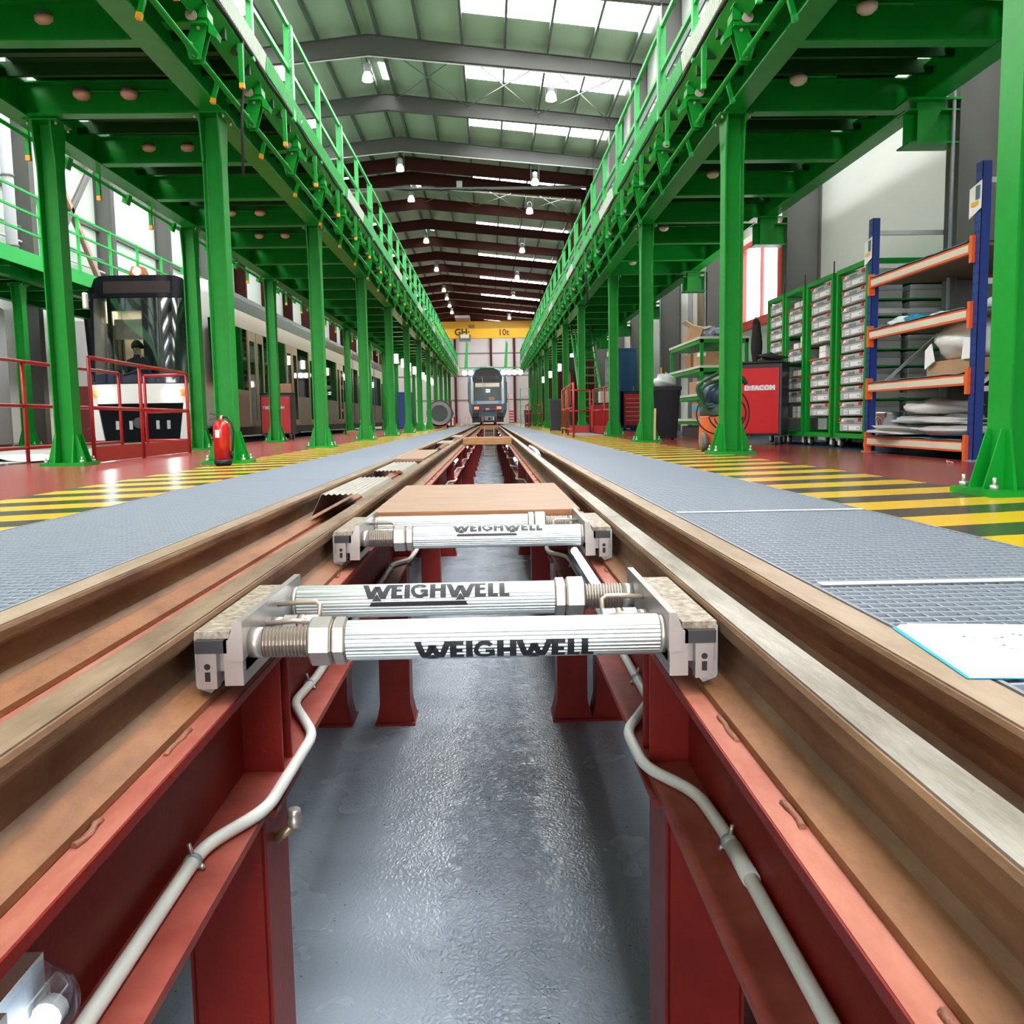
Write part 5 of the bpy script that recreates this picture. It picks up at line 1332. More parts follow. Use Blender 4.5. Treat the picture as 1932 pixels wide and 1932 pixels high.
MB().lathe((-2.1, 48.3, 0.72), [(0.10, 0.0), (0.20, 0.0), (0.22, 0.04), (0.22, 0.3), (0.10, 0.3)], 20, 'y').build('reel', mat('reel_blue', (0.10, 0.17, 0.36), 0.4), t)
MB().box(-2.3, -1.9, 48.3, 48.6, 0.08, 0.48).build('stand', PAPER, t); MB().box(-1.9, -1.8, 48.3, 48.6, 0.02, 0.55).build('side_frame', REDRAIL, t); MB().box(-2.3, -1.9, 48.35, 48.55, 0.0, 0.08).build('foot', DARK, t)
# machines and shelving beyond the far platform
t = thing('machine_cabinet', 'tall pale grey machine cabinet behind the tram bay at the left edge', 'cabinet', (-10.6, 18, 0))
MB().bbox(-10.9, -9.65, 16.6, 18.6, 0.0, 2.75, 0.06).build('body', mat('pale_machine', (0.50, 0.51, 0.53), 0.45), t)
for z in (2.0, 2.35): MB().box(-10.3, -9.9, 16.58, 16.6, z, z + 0.22).build('label_plate', mat('red_brown_print', (0.35, 0.10, 0.05), 0.5), t)
MB().box(-10.88, -9.68, 16.56, 16.6, 0.2, 1.2).build('hatch', GREYP, t)
t = thing('shelf_unit', 'low dark shelf unit with parts at the left edge behind the red barriers', 'shelf', (-8.9, 15.2, 0))
for z in (0.25, 0.6, 0.95, 1.25): MB().box(-9.6, -8.35, 14.9, 15.5, z, z + 0.03).build('shelf_board', mat('pale_shelf', (0.5, 0.5, 0.52), 0.5), t)
for x in (-9.6, -8.4): 
    for y in (14.9, 15.45): MB().box(x, x + 0.05, y, y + 0.05, 0, 1.3).build('upright', DARK, t)
for i, (x, z, w2, h2, m) in enumerate(((-9.3, 0.98, .3, .18, GREYP), (-8.95, 0.98, .25, .12, TOTE), (-9.35, 0.63, .35, .2, mat('brown_red_box', (0.30, 0.06, 0.04), 0.5)), (-8.9, 0.63, .4, .25, WHITE), (-9.2, 0.28, .3, .22, TOTED), (-8.8, 0.28, .35, .26, WHITE))):
    single('parts_box', MB().bbox(x - w2 / 2, x + w2 / 2, 15.0, 15.35, z + 0.001, z + h2, 0.01), m, 'parts box on the low dark shelf unit, %s' % ('grey one on the upper level', 'pale grey one on the upper level', 'brown one on the middle level', 'white one on the middle level', 'dark grey one on the lower level', 'white one on the lower level')[i], 'box', 'boxes on the low shelf unit')
t = thing('control_cabinet', 'white control cabinet standing just left of the tram front', 'cabinet', (-8.95, 20.2, 0))
MB().bbox(-9.2, -8.55, 20.0, 20.6, 0.9, 2.65, 0.02).build('body', WHITE, t); MB().box(-9.05, -8.7, 20.1, 20.5, 0.0, 0.9).build('stand', DARK, t)
t = thing('locker', 'dark red steel locker behind the long red barrier at the left edge', 'locker', (-8.4, 16.6, 0))
MB().bbox(-8.6, -7.95, 19.0, 19.5, 0.0, 1.2, 0.02).build('body', mat('dark_red_steel', (0.12, 0.02, 0.02), 0.45), t); MB().box(-8.55, -8.0, 18.985, 19.0, 0.05, 1.15).build('door', mat('dark_red_steel2', (0.15, 0.02, 0.02), 0.4), t)
single('broom_stick', MB().cyl((-8.15, 17.6, 0.0), (-8.62, 18.9, 1.22), 0.013, 8), YELLOW, 'yellow broom stick leaning on the dark red locker at the left', 'stick')
single('pallet_block', MB().bbox(-4.0, -3.6, 25.6, 26.0, 0.001, 0.12, 0.01), CARD, 'flat brown block on the red floor beside the tram', 'block')
# ------------------------------------------------------------------ things along the right wall
# blue and orange pallet rack
RX0, RX1, RYA, RYB = 3.72, 4.62, 6.74, 8.68
t = thing('pallet_rack', 'blue and orange pallet rack with four cream-fronted shelves beside the near right column', 'rack', (RX0, RYA, 0))
def upright(x, y, z1):
    m = MB(); m.box(x, x + 0.07, y - 0.045, y - 0.041, 0.01, z1); m.box(x, x + 0.07, y + 0.041, y + 0.045, 0.01, z1); m.box(x, x + 0.004, y - 0.045, y + 0.045, 0.01, z1)
    o = m.build('upright', BLUE, t)
    h = MB(); z = 0.12
    while z < z1 - 0.05:
        for q in (-0.02, 0.02): h.box(x - 0.0008, x + 0.002, y + q - 0.006, y + q + 0.006, z, z + 0.02)
        z += 0.075
    h.build('slot_row', mat('slot_dark', (0.01, 0.02, 0.08), 0.6), o)
    MB().box(x - 0.02, x + 0.09, y - 0.065, y + 0.065, 0, 0.012).build('foot_plate', GALV, o)
for y in (RYA + 0.02, RYB - 0.02):
    for x in (RX0, RX1): upright(x, y, 2.21)
    for za, zb in ((2.08, 2.08), (1.35, 1.35), (0.55, 0.55), (0.57, 1.33)): MB().bar((RX0 + 0.05, y, za), (RX1 + 0.02, y, zb), 0.03, 0.04 if za == zb else 0.025).build('frame_brace', mat('zinc_brace', (0.62, 0.64, 0.66), 0.35, metal=0.5), t)
for i, z in enumerate((1.645, 1.16, 0.665, 0.155)):
    for x in (RX0 - 0.02, RX1 + 0.02):
        b = MB(); b.box(x, x + 0.045, RYA + 0.06, RYB - 0.06, z - 0.085, z)
        for y in (RYA + 0.06, RYB - 0.06): b.box(x - 0.006, x + 0.05, y - 0.02, y + 0.02, z - 0.155, z + 0.045)
        bo = b.build('beam', ORANGE, t)
        if x < 4: MB().box(x - 0.003, x, RYA + 0.10, RYB - 0.10, z - 0.070, z - 0.018).build('label_strip', CREAM, bo)
    MB().box(RX0 + 0.03, RX1 + 0.03, RYA + 0.05, RYB - 0.05, z - 0.03, z - 0.004).build('shelf_board', mat('brown_board', (0.20, 0.11, 0.06), 0.6), t)
    sh = MB(); rr = random.Random(i); NN = 14; vs = []
    for j in range(NN + 1):
        for k in range(2):
            vs.append((RX0 - 0.035 + 0.0 + (k * 0.88), RYA + 0.09 + (RYB - RYA - 0.18) * j / NN, z + 0.004 + 0.01 * rr.random()))
    sh.add(vs, [(2 * j, 2 * j + 1, 2 * j + 3, 2 * j + 2) for j in range(NN)])
    single('blue_sheet', MB().add([v for v in vs] + [(v[0], v[1], v[2] - 0.004 if v[2] - 0.004 > z + 0.0005 else z + 0.0005) for v in vs],
        [(2 * j, 2 * j + 1, 2 * j + 3, 2 * j + 2) for j in range(NN)] + [tuple(q + 2 * NN + 2 for q in (2 * j + 2, 2 * j + 3, 2 * j + 1, 2 * j)) for j in range(NN)] + [(2 * j, 2 * j + 2, 2 * j + 2 + 2 * NN + 2, 2 * j + 2 * NN + 2) for j in range(NN)]), BLUEPL,
        'blue sheet lining the %s shelf of the blue pallet rack' % ('top', 'second', 'third', 'bottom')[i], 'sheet', 'blue sheets on the pallet rack shelves')
def blob(c, r, seed, m, label, cat, name, amp=0.16, flat=1.0, nu=22, nv=12, group=None):
    rr = random.Random(seed); ph = [(rr.uniform(0, 6), rr.uniform(1, 4), rr.uniform(1, 4), rr.uniform(0.3, 1)) for _ in range(7)]
    mb = MB(); vs = []
    for j in range(nv + 1):
        th = -PI / 2 + PI * j / nv
        for i in range(nu):
            a = 2 * PI * i / nu
            k = 1 + amp * sum(q[3] * math.sin(q[0] + q[1] * a * 1.0 + q[2] * 2 * th) for q in ph) / 2.2
            z = math.sin(th) * k * r[2]
            z = max(z, -r[2] * flat)
            vs.append((c[0] + math.cos(th) * math.cos(a) * k * r[0], c[1] + math.cos(th) * math.sin(a) * k * r[1], c[2] + z))
    zmin = min(v[2] for v in vs); vs = [(v[0], v[1], v[2] - zmin + c[2] - r[2] * flat) for v in vs]
    mb.add(vs, [(j * nu + i, j * nu + (i + 1) % nu, (j + 1) * nu + (i + 1) % nu, (j + 1) * nu + i) for j in range(nv) for i in range(nu)], True)
    return single(name, mb, m, label, cat, group)
t2 = thing('cardboard_box', 'open cardboard box overflowing with a clear bag on the third shelf of the blue rack', 'box', (4.0, 7.2, 0.68))
MB().box(3.82, 4.4, 6.98, 7.68, 0.681, 0.80).build('carton', CARD, t2)
MB().prism([(6.93, 0.79), (6.95, 0.95), (7.05, 0.96), (7.08, 0.79)], 'x', 3.80, 3.81).build('side_flap', PAPER, t2)
MB().prism([(7.50, 0.80), (7.56, 0.95), (7.66, 0.90), (7.66, 0.74)], 'x', 3.79, 3.80).build('paper_label', PAPER, t2)
blob((4.06, 7.33, 0.96), (0.27, 0.40, 0.19), 5, BAG, 'clear bubbly plastic bag bulging from the box on the third shelf of the blue rack', 'bag', 'plastic_bag', 0.12, 0.8)
for i, (x, y, z, rx, ry, rz, m, lab) in enumerate(((3.86, 8.25, 1.20, 0.10, 0.16, 0.055, BAG, 'crumpled clear bag nearest the left post on the second shelf of the blue rack'),
        (3.90, 8.02, 1.20, 0.12, 0.09, 0.05, mat('blue_bag', (0.02, 0.28, 0.45), 0.35), 'crumpled blue bag on the second shelf of the blue rack'),
        (3.95, 7.72, 1.19, 0.12, 0.15, 0.04, BAG, 'flat clear bag at the middle of the second shelf of the blue rack'),
        (4.05, 7.0, 1.20, 0.2, 0.22, 0.06, mat('white_wrap', (0.74, 0.77, 0.77), 0.4), 'white wrapped bundle by the near post on the second shelf of the blue rack'))):
    blob((x, y, z), (rx, ry, rz), 20 + i, m, lab, 'bag', 'parts_bag', 0.22, 0.55)
for i, (y0, y1, z, h, lab) in enumerate(((7.6, 8.72, 0.175, 0.085, 'grey folded sheet hanging over the left end of the bottom shelf of the blue rack'), (7.2, 8.5, 0.27, 0.075, 'grey folded sheet on top of the pile on the bottom shelf of the blue rack'),
        (6.85, 7.65, 0.175, 0.09, 'pale folded sheet at the near end of the bottom shelf of the blue rack'), (7.6, 8.1, 0.35, 0.13, 'bulky grey bundle crowning the pile on the bottom shelf of the blue rack'))):
    blob((4.0 - (0.08 if i in (0, 2) else -0.05), (y0 + y1) / 2, z + h * 0.5), (0.30, (y1 - y0) / 2, h * 0.55), 40 + i, BAGG, lab, 'sheet', 'folded_sheet', 0.26, 0.7, 30, 12)
t = thing('gas_cylinder', 'dark blue gas cylinder leaning at the wall behind the blue rack', 'cylinder', (4.79, 7.75, 0))
MB().tube([(4.79, 8.02, 0.13), (4.79, 7.80, 0.95), (4.79, 7.77, 1.02)], 0.1, 16, rad=[0.1, 0.1, 0.05]).build('body', mat('cylinder_blue', (0.004, 0.06, 0.24), 0.25), t)
MB().lathe((4.785, 8.04, 0.0), [(0.08, 0), (0.11, 0.02), (0.11, 0.14), (0.08, 0.16)], 16).build('boot', RUBBER, t)
t = thing('hoist_clamp', 'grey steel clamp hanging below the second shelf of the blue rack', 'clamp', (4.3, 7.2, 1.0))
MB().box(4.26, 4.34, 7.35, 7.47, 1.02, 1.10).build('block', GREYP, t); MB().tube([(4.3, 7.2, 1.08), (4.3, 7.35, 1.05), (4.3, 7.47, 1.05), (4.3, 7.6, 1.09)], 0.012, 6).build('lever', GREYP, t); MB().cyl((4.3, 7.41, 1.04), (4.3, 7.41, 0.92), 0.008, 6).build('stem', GALV, t)
for z in (1.10,): MB().cyl((4.3, 7.41, 1.09), (4.3, 7.41, 1.13), 0.01, 6).build('hook', GALV, t)
t = thing('metal_pot', 'shiny round steel drum on the floor between the blue rack and the green trolleys', 'drum', (4.06, 8.90, 0))
MB().lathe((4.06, 8.90, 0), [(0.0, 0.0), (0.145, 0.0), (0.145, 0.36), (0.15, 0.37), (0.15, 0.39), (0.0, 0.39)], 24).build('drum', mat('polished_steel', (0.75, 0.75, 0.76), 0.18, metal=0.9), t)
MB().tube([(3.92, 8.88, 0.34), (3.86, 8.84, 0.28), (3.86, 8.84, 0.18), (3.90, 8.86, 0.12)], 0.009, 6).build('handle', CREAM, t)
for i, (y, z, dx) in enumerate(((RYA + 0.02, 1.96, 0.0), (RYB - 0.02, 1.93, 0.0))):
    t = thing('picture_card', 'white card with a small picture fixed on the %s blue rack post' % ('near', 'far left')[i], 'card', (RX0, y, z), 'picture cards on the rack posts')
    MB().add([(RX0 - 0.012, y - 0.06, z + 0.11), (RX0 - 0.005, y + 0.12, z + 0.08), (RX0 - 0.005, y + 0.12, z - 0.14), (RX0 - 0.012, y - 0.06, z - 0.09), (RX0 - 0.009, y - 0.06, z + 0.11), (RX0 - 0.002, y + 0.12, z + 0.08), (RX0 - 0.002, y + 0.12, z - 0.14), (RX0 - 0.009, y - 0.06, z - 0.09)],
              [(0, 1, 2, 3), (7, 6, 5, 4), (0, 4, 5, 1), (2, 6, 7, 3), (1, 5, 6, 2), (3, 7, 4, 0)]).build('card', PAPER, t)
    MB().box(RX0 - 0.0135, RX0 - 0.0125, y - 0.04, y + 0.02, z - 0.02, z + 0.08).build('picture', mat('picture_teal', (0.06, 0.14, 0.20), 0.5), t)
    MB().box(RX0 - 0.0133, RX0 - 0.0122, y - 0.02, y + 0.08, z - 0.06, z - 0.03).build('picture_yellow', YELLOW, t)
single('red_scrap', MB().tube([(3.42, 6.5, 0.008), (3.43, 6.53, 0.02), (3.45, 6.53, 0.012), (3.46, 6.50, 0.008)], 0.007, 6), mat('pink_scrap', (0.75, 0.40, 0.32), 0.5), 'small pink scrap lying on the red floor before the blue rack', 'scrap')

# green tote trolleys with their cases
def trolley(label, y0, y1, x0=3.90, x1=4.80, z0=0.115, z1=1.93):
    t = thing('tote_trolley', label, 'trolley', (x0, y0, 0), 'green tote trolleys')
    w = 0.05
    for x in (x0, x1 - w):
        for y in (y0, y1 - w):
            m = MB().box(x, x + w, y, y + w, z0, z1); m.build('post', GREEN, t)
    m = MB()
    for z in (z0, z1 - 0.05):
        for x in (x0, x1 - w): m.box(x + 0.001, x + w - 0.001, y0 + w, y1 - w, z, z + 0.05)
        for y in (y0, y1 - w): m.box(x0 + w, x1 - w, y + 0.001, y + w - 0.001, z, z + 0.05)
    m.build('frame', GREEN, t)
    MB().box(x0 + w, x1 - w, y0 + w, y1 - w, z0 + 0.005, z0 + 0.015).build('floor_sheet', GREEN, t)
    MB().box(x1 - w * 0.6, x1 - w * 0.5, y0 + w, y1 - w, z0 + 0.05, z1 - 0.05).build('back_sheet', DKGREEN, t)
    MB().cyl((x0 + 0.02, y0 + 0.025, z1), (x0 + 0.02, y0 + 0.025, z1 + 0.13), 0.008, 6).build('label_rod', DARK, t)
    castors(t, [(x, y) for x in (x0 + 0.06, x1 - 0.06) for y in (y0 + 0.06, y1 - 0.08)], 0.05, WHITE)
    return t
TR = [('green tote trolley nearest the blue rack', 9.13, 9.96), ('green tote trolley, second from the blue rack', 10.06, 10.90), ('green tote trolley, third from the blue rack', 10.98, 11.68), ('green tote trolley farthest from the blue rack, behind the big red cabinet', 11.74, 12.42)]
def case_proto():
    t = thing('storage_case', 'x', 'case', (0, 0, 0), 'grey storage cases in the green trolleys', local=True)
    W, D, H = 0.60, 0.40, 0.145
    MB().bbox(0.006, D, -W / 2, W / 2, 0.0, H * 0.62, 0.012).build('tray', TOTE, t)
    MB().bbox(0.0, D + 0.004, -W / 2 - 0.006, W / 2 + 0.006, H * 0.62, H * 0.70, 0.01).build('rim', TOTE, t)
    MB().bbox(0.004, D, -W / 2 + 0.004, W / 2 - 0.004, H * 0.70, H, 0.012).build('lid', TOTE, t)
    MB().box(0.0, 0.005, -0.09, 0.09, H * 0.66, H * 0.86).build('grip', TOTED, t)
    MB().box(-0.001, 0.005, -0.26, 0.02, H * 0.10, H * 0.44).build('label', PAPER, t)
    MB().box(-0.001, 0.005, 0.07, 0.17, H * 0.10, H * 0.44).build('label', PAPER, t)
    MB().box(-0.001, 0.003, 0.16, 0.25, H * 0.72, H * 0.9).build('label', PAPER, t)
    tk = MB(); rr = random.Random(2)
    for yy in (-0.24, -0.2, 0.09, 0.13): tk.box(-0.0015, 0.0, yy, yy + 0.012, H * 0.2, H * 0.34)
    tk.build('printing', BLACK, t)
    for s in (-1, 1): MB().bbox(-0.008, 0.03, s * 0.255 - 0.03, s * 0.255 + 0.03, H * 0.78, H * 1.02, 0.005).build('latch', REDP, t)
    return t
case0 = case_proto(); used_case = [False]
def put_case(x, y, z, label, sy=1.0):
    if not used_case[0]:
        used_case[0] = True; c = case0; c.location = (x, y, z); c['label'] = label
    else: c = copy_tree(case0, (x, y, z), label)
    return c
def runner(tr, y0, y1, z):
    m = MB()
    for y in (y0 + 0.05, y1 - 0.09): m.box(3.93, 4.76, y, y + 0.04, z - 0.012, z)
    return m.build('runner', GREEN, tr)
POS = ['lowest', 'second lowest', 'third lowest', 'fourth lowest', 'fifth lowest', 'sixth lowest', 'seventh lowest', 'eighth lowest', 'ninth lowest', 'topmost']
trs = []
for i, (lab, y0, y1) in enumerate(TR):
    tr = trolley(lab, y0, y1); trs.append(tr); yc = (y0 + y1) / 2; step = 0.169
    zz = [0.185 + step * k for k in range(10)]
    where = ('nearest the blue rack', 'second from the blue rack', 'third from the blue rack', 'farthest from the blue rack')[i]
    if i == 0: full = range(10)
    elif i == 1: full = (1, 2, 3, 4, 6, 7, 8, 9)
    elif i == 2: full = (2, 3, 5, 7, 8)
    else: full = (4, 5, 6, 7, 8, 9)
    for k in full:
        runner(tr, y0, y1, zz[k] - 0.001)
        c = put_case(3.915, yc, zz[k], 'grey case, %s slot of the green trolley %s' % (POS[k], where))
        if y1 - y0 < 0.75: c.scale = (1, 0.9, 1)
        if i == 0:
            put_case(4.79, yc, zz[k], 'back row grey case, %s slot of the green trolley %s' % (POS[k], where)).rotation_euler = (0, 0, PI)
    if i == 1:
        MB().box(3.93, 4.7, y0 + 0.05, y1 - 0.05, zz[5] - 0.014, zz[5] - 0.002).build('shelf', PLYE, tr)
        for q in range(2): single('label_box', MB().box(3.96, 4.2, yc - 0.08, yc + 0.12, zz[5] + 0.07 * q, zz[5] + 0.065 + 0.07 * q), PAPER, 'small white box, %s of two on the wooden shelf of the second green trolley' % ('lower', 'upper')[q], 'box', 'white boxes on trolley shelves')
    if i == 2:
        for kk, n2 in ((9, 2), (6, 3), (4, 2), (0.9, 4)):
            z = 0.185 + step * kk
            MB().box(3.93, 4.7, y0 + 0.05, y1 - 0.05, z - 0.014, z - 0.002).build('shelf', PLYE, tr)
            for q in range(n2):
                yb = yc - 0.20 + 0.25 * (q % 2); zb = z + 0.072 * (q // 2)
                single('label_box', MB().box(3.95, 4.2, yb - 0.09, yb + 0.09, zb, zb + 0.068), PAPER, 'small white box, %s from the near side, %s shelf of the third green trolley' % (ORD[q], {9: 'top', 6: 'upper', 4: 'middle', 0.9: 'lowest'}[kk]), 'box', 'white boxes on trolley shelves')
blob((3.80, 12.58, 1.38), (0.07, 0.14, 0.30), 77, mat('black_coat_cloth', (0.008, 0.008, 0.009), 0.9), 'black coat hanging on the end of the farthest green tote trolley', 'coat', 'black_coat', 0.12, 1.0)

# big red cabinet with a black bundle on top
tool_cabinet('tool_cabinet', 'tall red tool cabinet with lettering behind the second right column', (3.36, 11.27, 0), 0.74, 0.44, 1.02, 'D FACOM', rz=math.radians(-30), tx=0.10, ts=0.085)
blob((3.62, 11.36, 1.09), (0.16, 0.12, 0.06), 31, RUBBER, 'heap of black gloves on top of the tall red tool cabinet', 'gloves', 'work_gloves', 0.4, 0.8)

# orange vacuum cleaner with hoses
vx, vy = 2.56, 9.72
t = thing('vacuum_cleaner', 'orange industrial vacuum cleaner with green hoses behind the second right column', 'vacuum cleaner', (vx, vy, 0))
MB().lathe((vx, vy, 0), [(0.0, 0.04), (0.215, 0.05), (0.225, 0.10), (0.215, 0.36), (0.21, 0.38)], 26).build('tank', mat('vacuum_orange', (0.72, 0.15, 0.05), 0.35), t)
MB().lathe((vx, vy, 0), [(0.215, 0.38), (0.22, 0.40), (0.20, 0.48), (0.19, 0.50)], 26).build('collar', mat('smoky_collar', (0.05, 0.05, 0.055), 0.4), t)
MB().lathe((vx, vy, 0), [(0.19, 0.50), (0.18, 0.66), (0.12, 0.72), (0.0, 0.73)], 26).build('motor_head', mat('motor_blue', (0.02, 0.04, 0.12), 0.35), t)
for sx in (-1, 1):
    w_ = MB().lathe((vx + sx * 0.20 - 0.03, vy - 0.12, 0.10), [(0.0, 0), (0.07, 0.0), (0.10, 0.01), (0.10, 0.05), (0.07, 0.06), (0.0, 0.06)], 20, 'x').build('wheel', mat('grey_tyre', (0.16, 0.15, 0.14), 0.7), t)
MB().cyl((vx - 0.02, vy - 0.22, 0.26), (vx - 0.04, vy - 0.22, 1.08), 0.013, 8).build('wand', BLACK, t)
MB().cyl((vx - 0.04, vy - 0.22, 1.07), (vx + 0.03, vy - 0.14, 1.14), 0.012, 8).build('wand_tip', YELLOW, t)
HOSE = mat('green_hose', (0.02, 0.09, 0.05), 0.4)
for k in range(3):
    pts = [(vx + (0.25 - 0.02 * k) * (1 + 0.14 * math.sin(3 * a + k)) * math.cos(a) - 0.03, vy - 0.20 + 0.02 * k + 0.03 * math.sin(2 * a), 0.62 + (0.22 - 0.06 * k) * (1 + 0.16 * math.sin(2 * a + 1.5 * k)) * math.sin(a) + 0.05 * k * math.cos(a)) for a in [math.radians(20 + 300 * i / 20) for i in range(21)]]
    MB().tube(pts, (0.022, 0.018, 0.016)[k], 8).build('hose', HOSE, t)
for k in range(4):
    pts = [(vx + (0.02, -0.06, 0.08, 0.0)[k] + (0.20, 0.25, 0.17, 0.13)[k] * math.cos(a), vy - 0.235 - 0.006 * k, 0.40 + (0.18, 0.22, 0.24, 0.15)[k] * math.sin(a)) for a in [math.radians((190, 150, 230, 200)[k] + (250, 200, 240, 300)[k] * i / 18) for i in range(19)]]
    MB().tube(pts, 0.008, 6).build('cable', RUBBER, t)

# green shelf cart with boxes
t = thing('shelf_cart', 'green shelf cart with four pale-edged shelves behind the second right column', 'cart', (3.56, 14.9, 0))
CX0, CX1, CY0, CY1 = 3.56, 4.36, 14.9, 17.4
for x in (CX0, CX1 - 0.05):
    for y in (CY0, CY1 - 0.05): MB().box(x, x + 0.05, y, y + 0.05, 0.12, 1.66).build('post', GREEN, t)
for z in (1.68, 1.21, 0.75, 0.33):
    MB().box(CX0 - 0.02, CX1 + 0.02, CY0 - 0.02, CY1 + 0.02, z - 0.04, z).build('shelf', mat('shelf_edge_cream', (0.62, 0.66, 0.56), 0.5), t)
    MB().box(CX0, CX1, CY0, CY1, z - 0.10, z - 0.041).build('shelf_frame', GREEN, t)
castors(t, [(x, y) for x in (CX0 + 0.03, CX1 - 0.05) for y in (CY0 + 0.03, CY1 - 0.05)], 0.06)
cart = [('cardboard_box', (3.60, 3.95, 15.1, 15.6), 1.211, 0.24, CARD, 'brown cardboard box on the second shelf of the green cart, near end'),
        ('cardboard_box', (3.62, 4.0, 15.9, 16.4), 1.211, 0.26, mat('cardboard_dark', (0.30, 0.15, 0.08), 0.7), 'dark brown box on the second shelf of the green cart, far end'),
        ('cardboard_box', (3.62, 4.0, 15.2, 16.0), 0.751, 0.22, CARD, 'brown box under a white bag on the third shelf of the green cart'),
        ('cardboard_box', (3.60, 3.98, 15.0, 15.7), 0.331, 0.26, CARD, 'brown box with a blue band on the bottom shelf of the green cart'),
        ('dark_crate', (3.62, 4.2, 15.0, 16.6), 0.001, 0.20, DARK, 'black crate on the floor under the green cart')]
for nm, (x0, x1, y0, y1), z, h, m, lab in cart:
    b = thing(nm, lab, 'box' if 'card' in nm else 'crate', ((x0 + x1) / 2, (y0 + y1) / 2, z), 'boxes on the green cart')
    MB().bbox(x0, x1, y0, y1, z, z + h, 0.006).build('carton', m, b)
    if 'blue band' in lab: MB().box(x0 - 0.002, x1 + 0.002, y0 - 0.002, y1 + 0.002, z + 0.14, z + 0.20).build('blue_band', CYAN, b)
    elif m is CARD: MB().box(x0 - 0.0015, x0 + 0.1, y0 - 0.0015, y0 + 0.2, z + h - 0.08, z + h - 0.02).build('label', PAPER, b)
b = thing('cardboard_box', 'torn open cardboard box tilted at the end of the top shelf of the green cart', 'box', (3.62, 16.2, 1.681))
ob = MB(); ob.prism([(3.56, 1.682), (3.78, 1.682), (3.86, 1.93), (3.68, 1.97)], 'y', 16.0, 16.4); ob.build('carton', CARD, b)
MB().prism([(3.68, 1.97), (3.86, 1.93), (4.02, 1.95), (4.0, 1.96), (3.86, 1.945), (3.69, 1.98)], 'y', 16.0, 16.4).build('flap', CREAM, b)
MB().prism([(3.68, 1.97), (3.55, 2.05), (3.56, 2.06), (3.69, 1.985)], 'y', 16.0, 16.4).build('flap', CREAM, b)
blob((3.92, 15.4, 1.76), (0.17, 0.25, 0.10), 9, mat('navy_white_cloth', (0.45, 0.48, 0.54), 0.6, var=0.95, scale=18, col2=(0.02, 0.04, 0.12)), 'navy and white bundle of rags on the top shelf of the green cart', 'rags', 'rag_bundle', 0.3, 0.7)
blob((4.12, 15.2, 1.77), (0.10, 0.16, 0.10), 12, CARD, 'brown curled wrapping beside the rags on the top shelf of the green cart', 'wrapping', 'paper_wrapping', 0.25, 0.8)
blob((4.0, 15.4, 1.02), (0.28, 0.5, 0.09), 15, mat('white_wrap', (0.74, 0.77, 0.77), 0.4), 'large white bag over the box on the third shelf of the green cart', 'bag', 'white_bag', 0.15, 0.6)
blob((4.1, 15.2, 0.42), (0.12, 0.16, 0.08), 16, WHITE, 'white crumpled bag on the bottom shelf of the green cart', 'bag', 'white_bag', 0.3, 0.8)
single('broom_stick', MB().cyl((4.30, 14.6, 0.0), (4.42, 14.7, 1.72), 0.014, 8), YELLOW, 'yellow broom stick leaning at the near end of the green cart', 'stick')
single('broom_stick', MB().cyl((3.45, 17.9, 0.0), (3.5, 18.0, 1.35), 0.014, 8), YELLOW, 'yellow broom stick standing beyond the far end of the green cart', 'stick')
# bins
def bin_(label, x, y, w, d, h, bag=False):
    t = thing('waste_bin', label, 'bin', (x, y, 0), 'black waste bins')
    m = MB(); rings = []
    for z, k in ((0.02, 0.78), (h - 0.06, 1.0), (h - 0.06, 1.08), (h, 1.08)):
        rings.append([(x + sx * w / 2 * k, y + sy * d / 2 * k, z) for sx, sy in ((-1, -1), (1, -1), (1, 1), (-1, 1))])
    m.loft(rings); m.build('tub', mat('bin_black', (0.012, 0.014, 0.022), 0.3), t)
    for sx in (-1, 1): MB().cyl((x + sx * w * 0.38 - 0.02, y + d * 0.36, 0.07), (x + sx * w * 0.38 + 0.02, y + d * 0.36, 0.07), 0.07, 12).build('wheel', RUBBER, t)
    return t
bin_('big black waste bin with a white bag beside the third right column', 2.93, 14.75, 0.44, 0.45, 0.86)
blob((2.95, 14.78, 0.95), (0.18, 0.18, 0.12), 3, mat('white_wrap', (0.74, 0.77, 0.77), 0.4), 'white rubbish bag bulging from the big black waste bin', 'bag', 'rubbish_bag', 0.2, 0.7)
bin_('tall black waste bin left of the red barrier on the right side', 2.0, 26.6, 0.36, 0.4, 0.95)
bin_('small black waste bin beyond the far red barrier on the right side', 1.95, 45.0, 0.36, 0.4, 0.8)
single('wooden_batten', MB().bar((2.53, 13.44, 0.03), (2.55, 13.50, 0.5), 0.03, 0.02), mat('pale_wood', (0.70, 0.55, 0.30), 0.6), 'pale wooden batten leaning on the foot of the third right column', 'batten')
# red cabinet, blue cabinet, stairs
tool_cabinet('tool_cabinet', 'red tool cabinet with drawers beside the blue cabinet on the right side', (4.12, 25.4, 0), 0.62, 0.45, 1.08, None, drawers=6, rz=math.radians(20))
t = thing('blue_cabinet', 'tall dark blue cabinet behind the third right column', 'cabinet', (4.0, 27.2, 0))
MB().bbox(3.75, 4.45, 26.9, 28.3, 0.05, 2.42, 0.02).build('body', DKBLUE, t)
MB().box(3.78, 4.42, 26.88, 26.9, 0.15, 2.3).build('door', mat('blue_door', (0.006, 0.09, 0.22), 0.3), t)
MB().box(4.35, 4.37, 26.85, 26.88, 1.1, 1.3).build('handle', GALV, t)
t = thing('blue_cabinet', 'dark blue swung cabinet door panel left of the tall blue cabinet', 'cabinet', (3.5, 25.4, 0))
MB().bbox(3.44, 3.70, 25.0, 26.4, 0.1, 2.1, 0.03).build('panel', mat('blue_grey_panel', (0.03, 0.08, 0.15), 0.25), t)
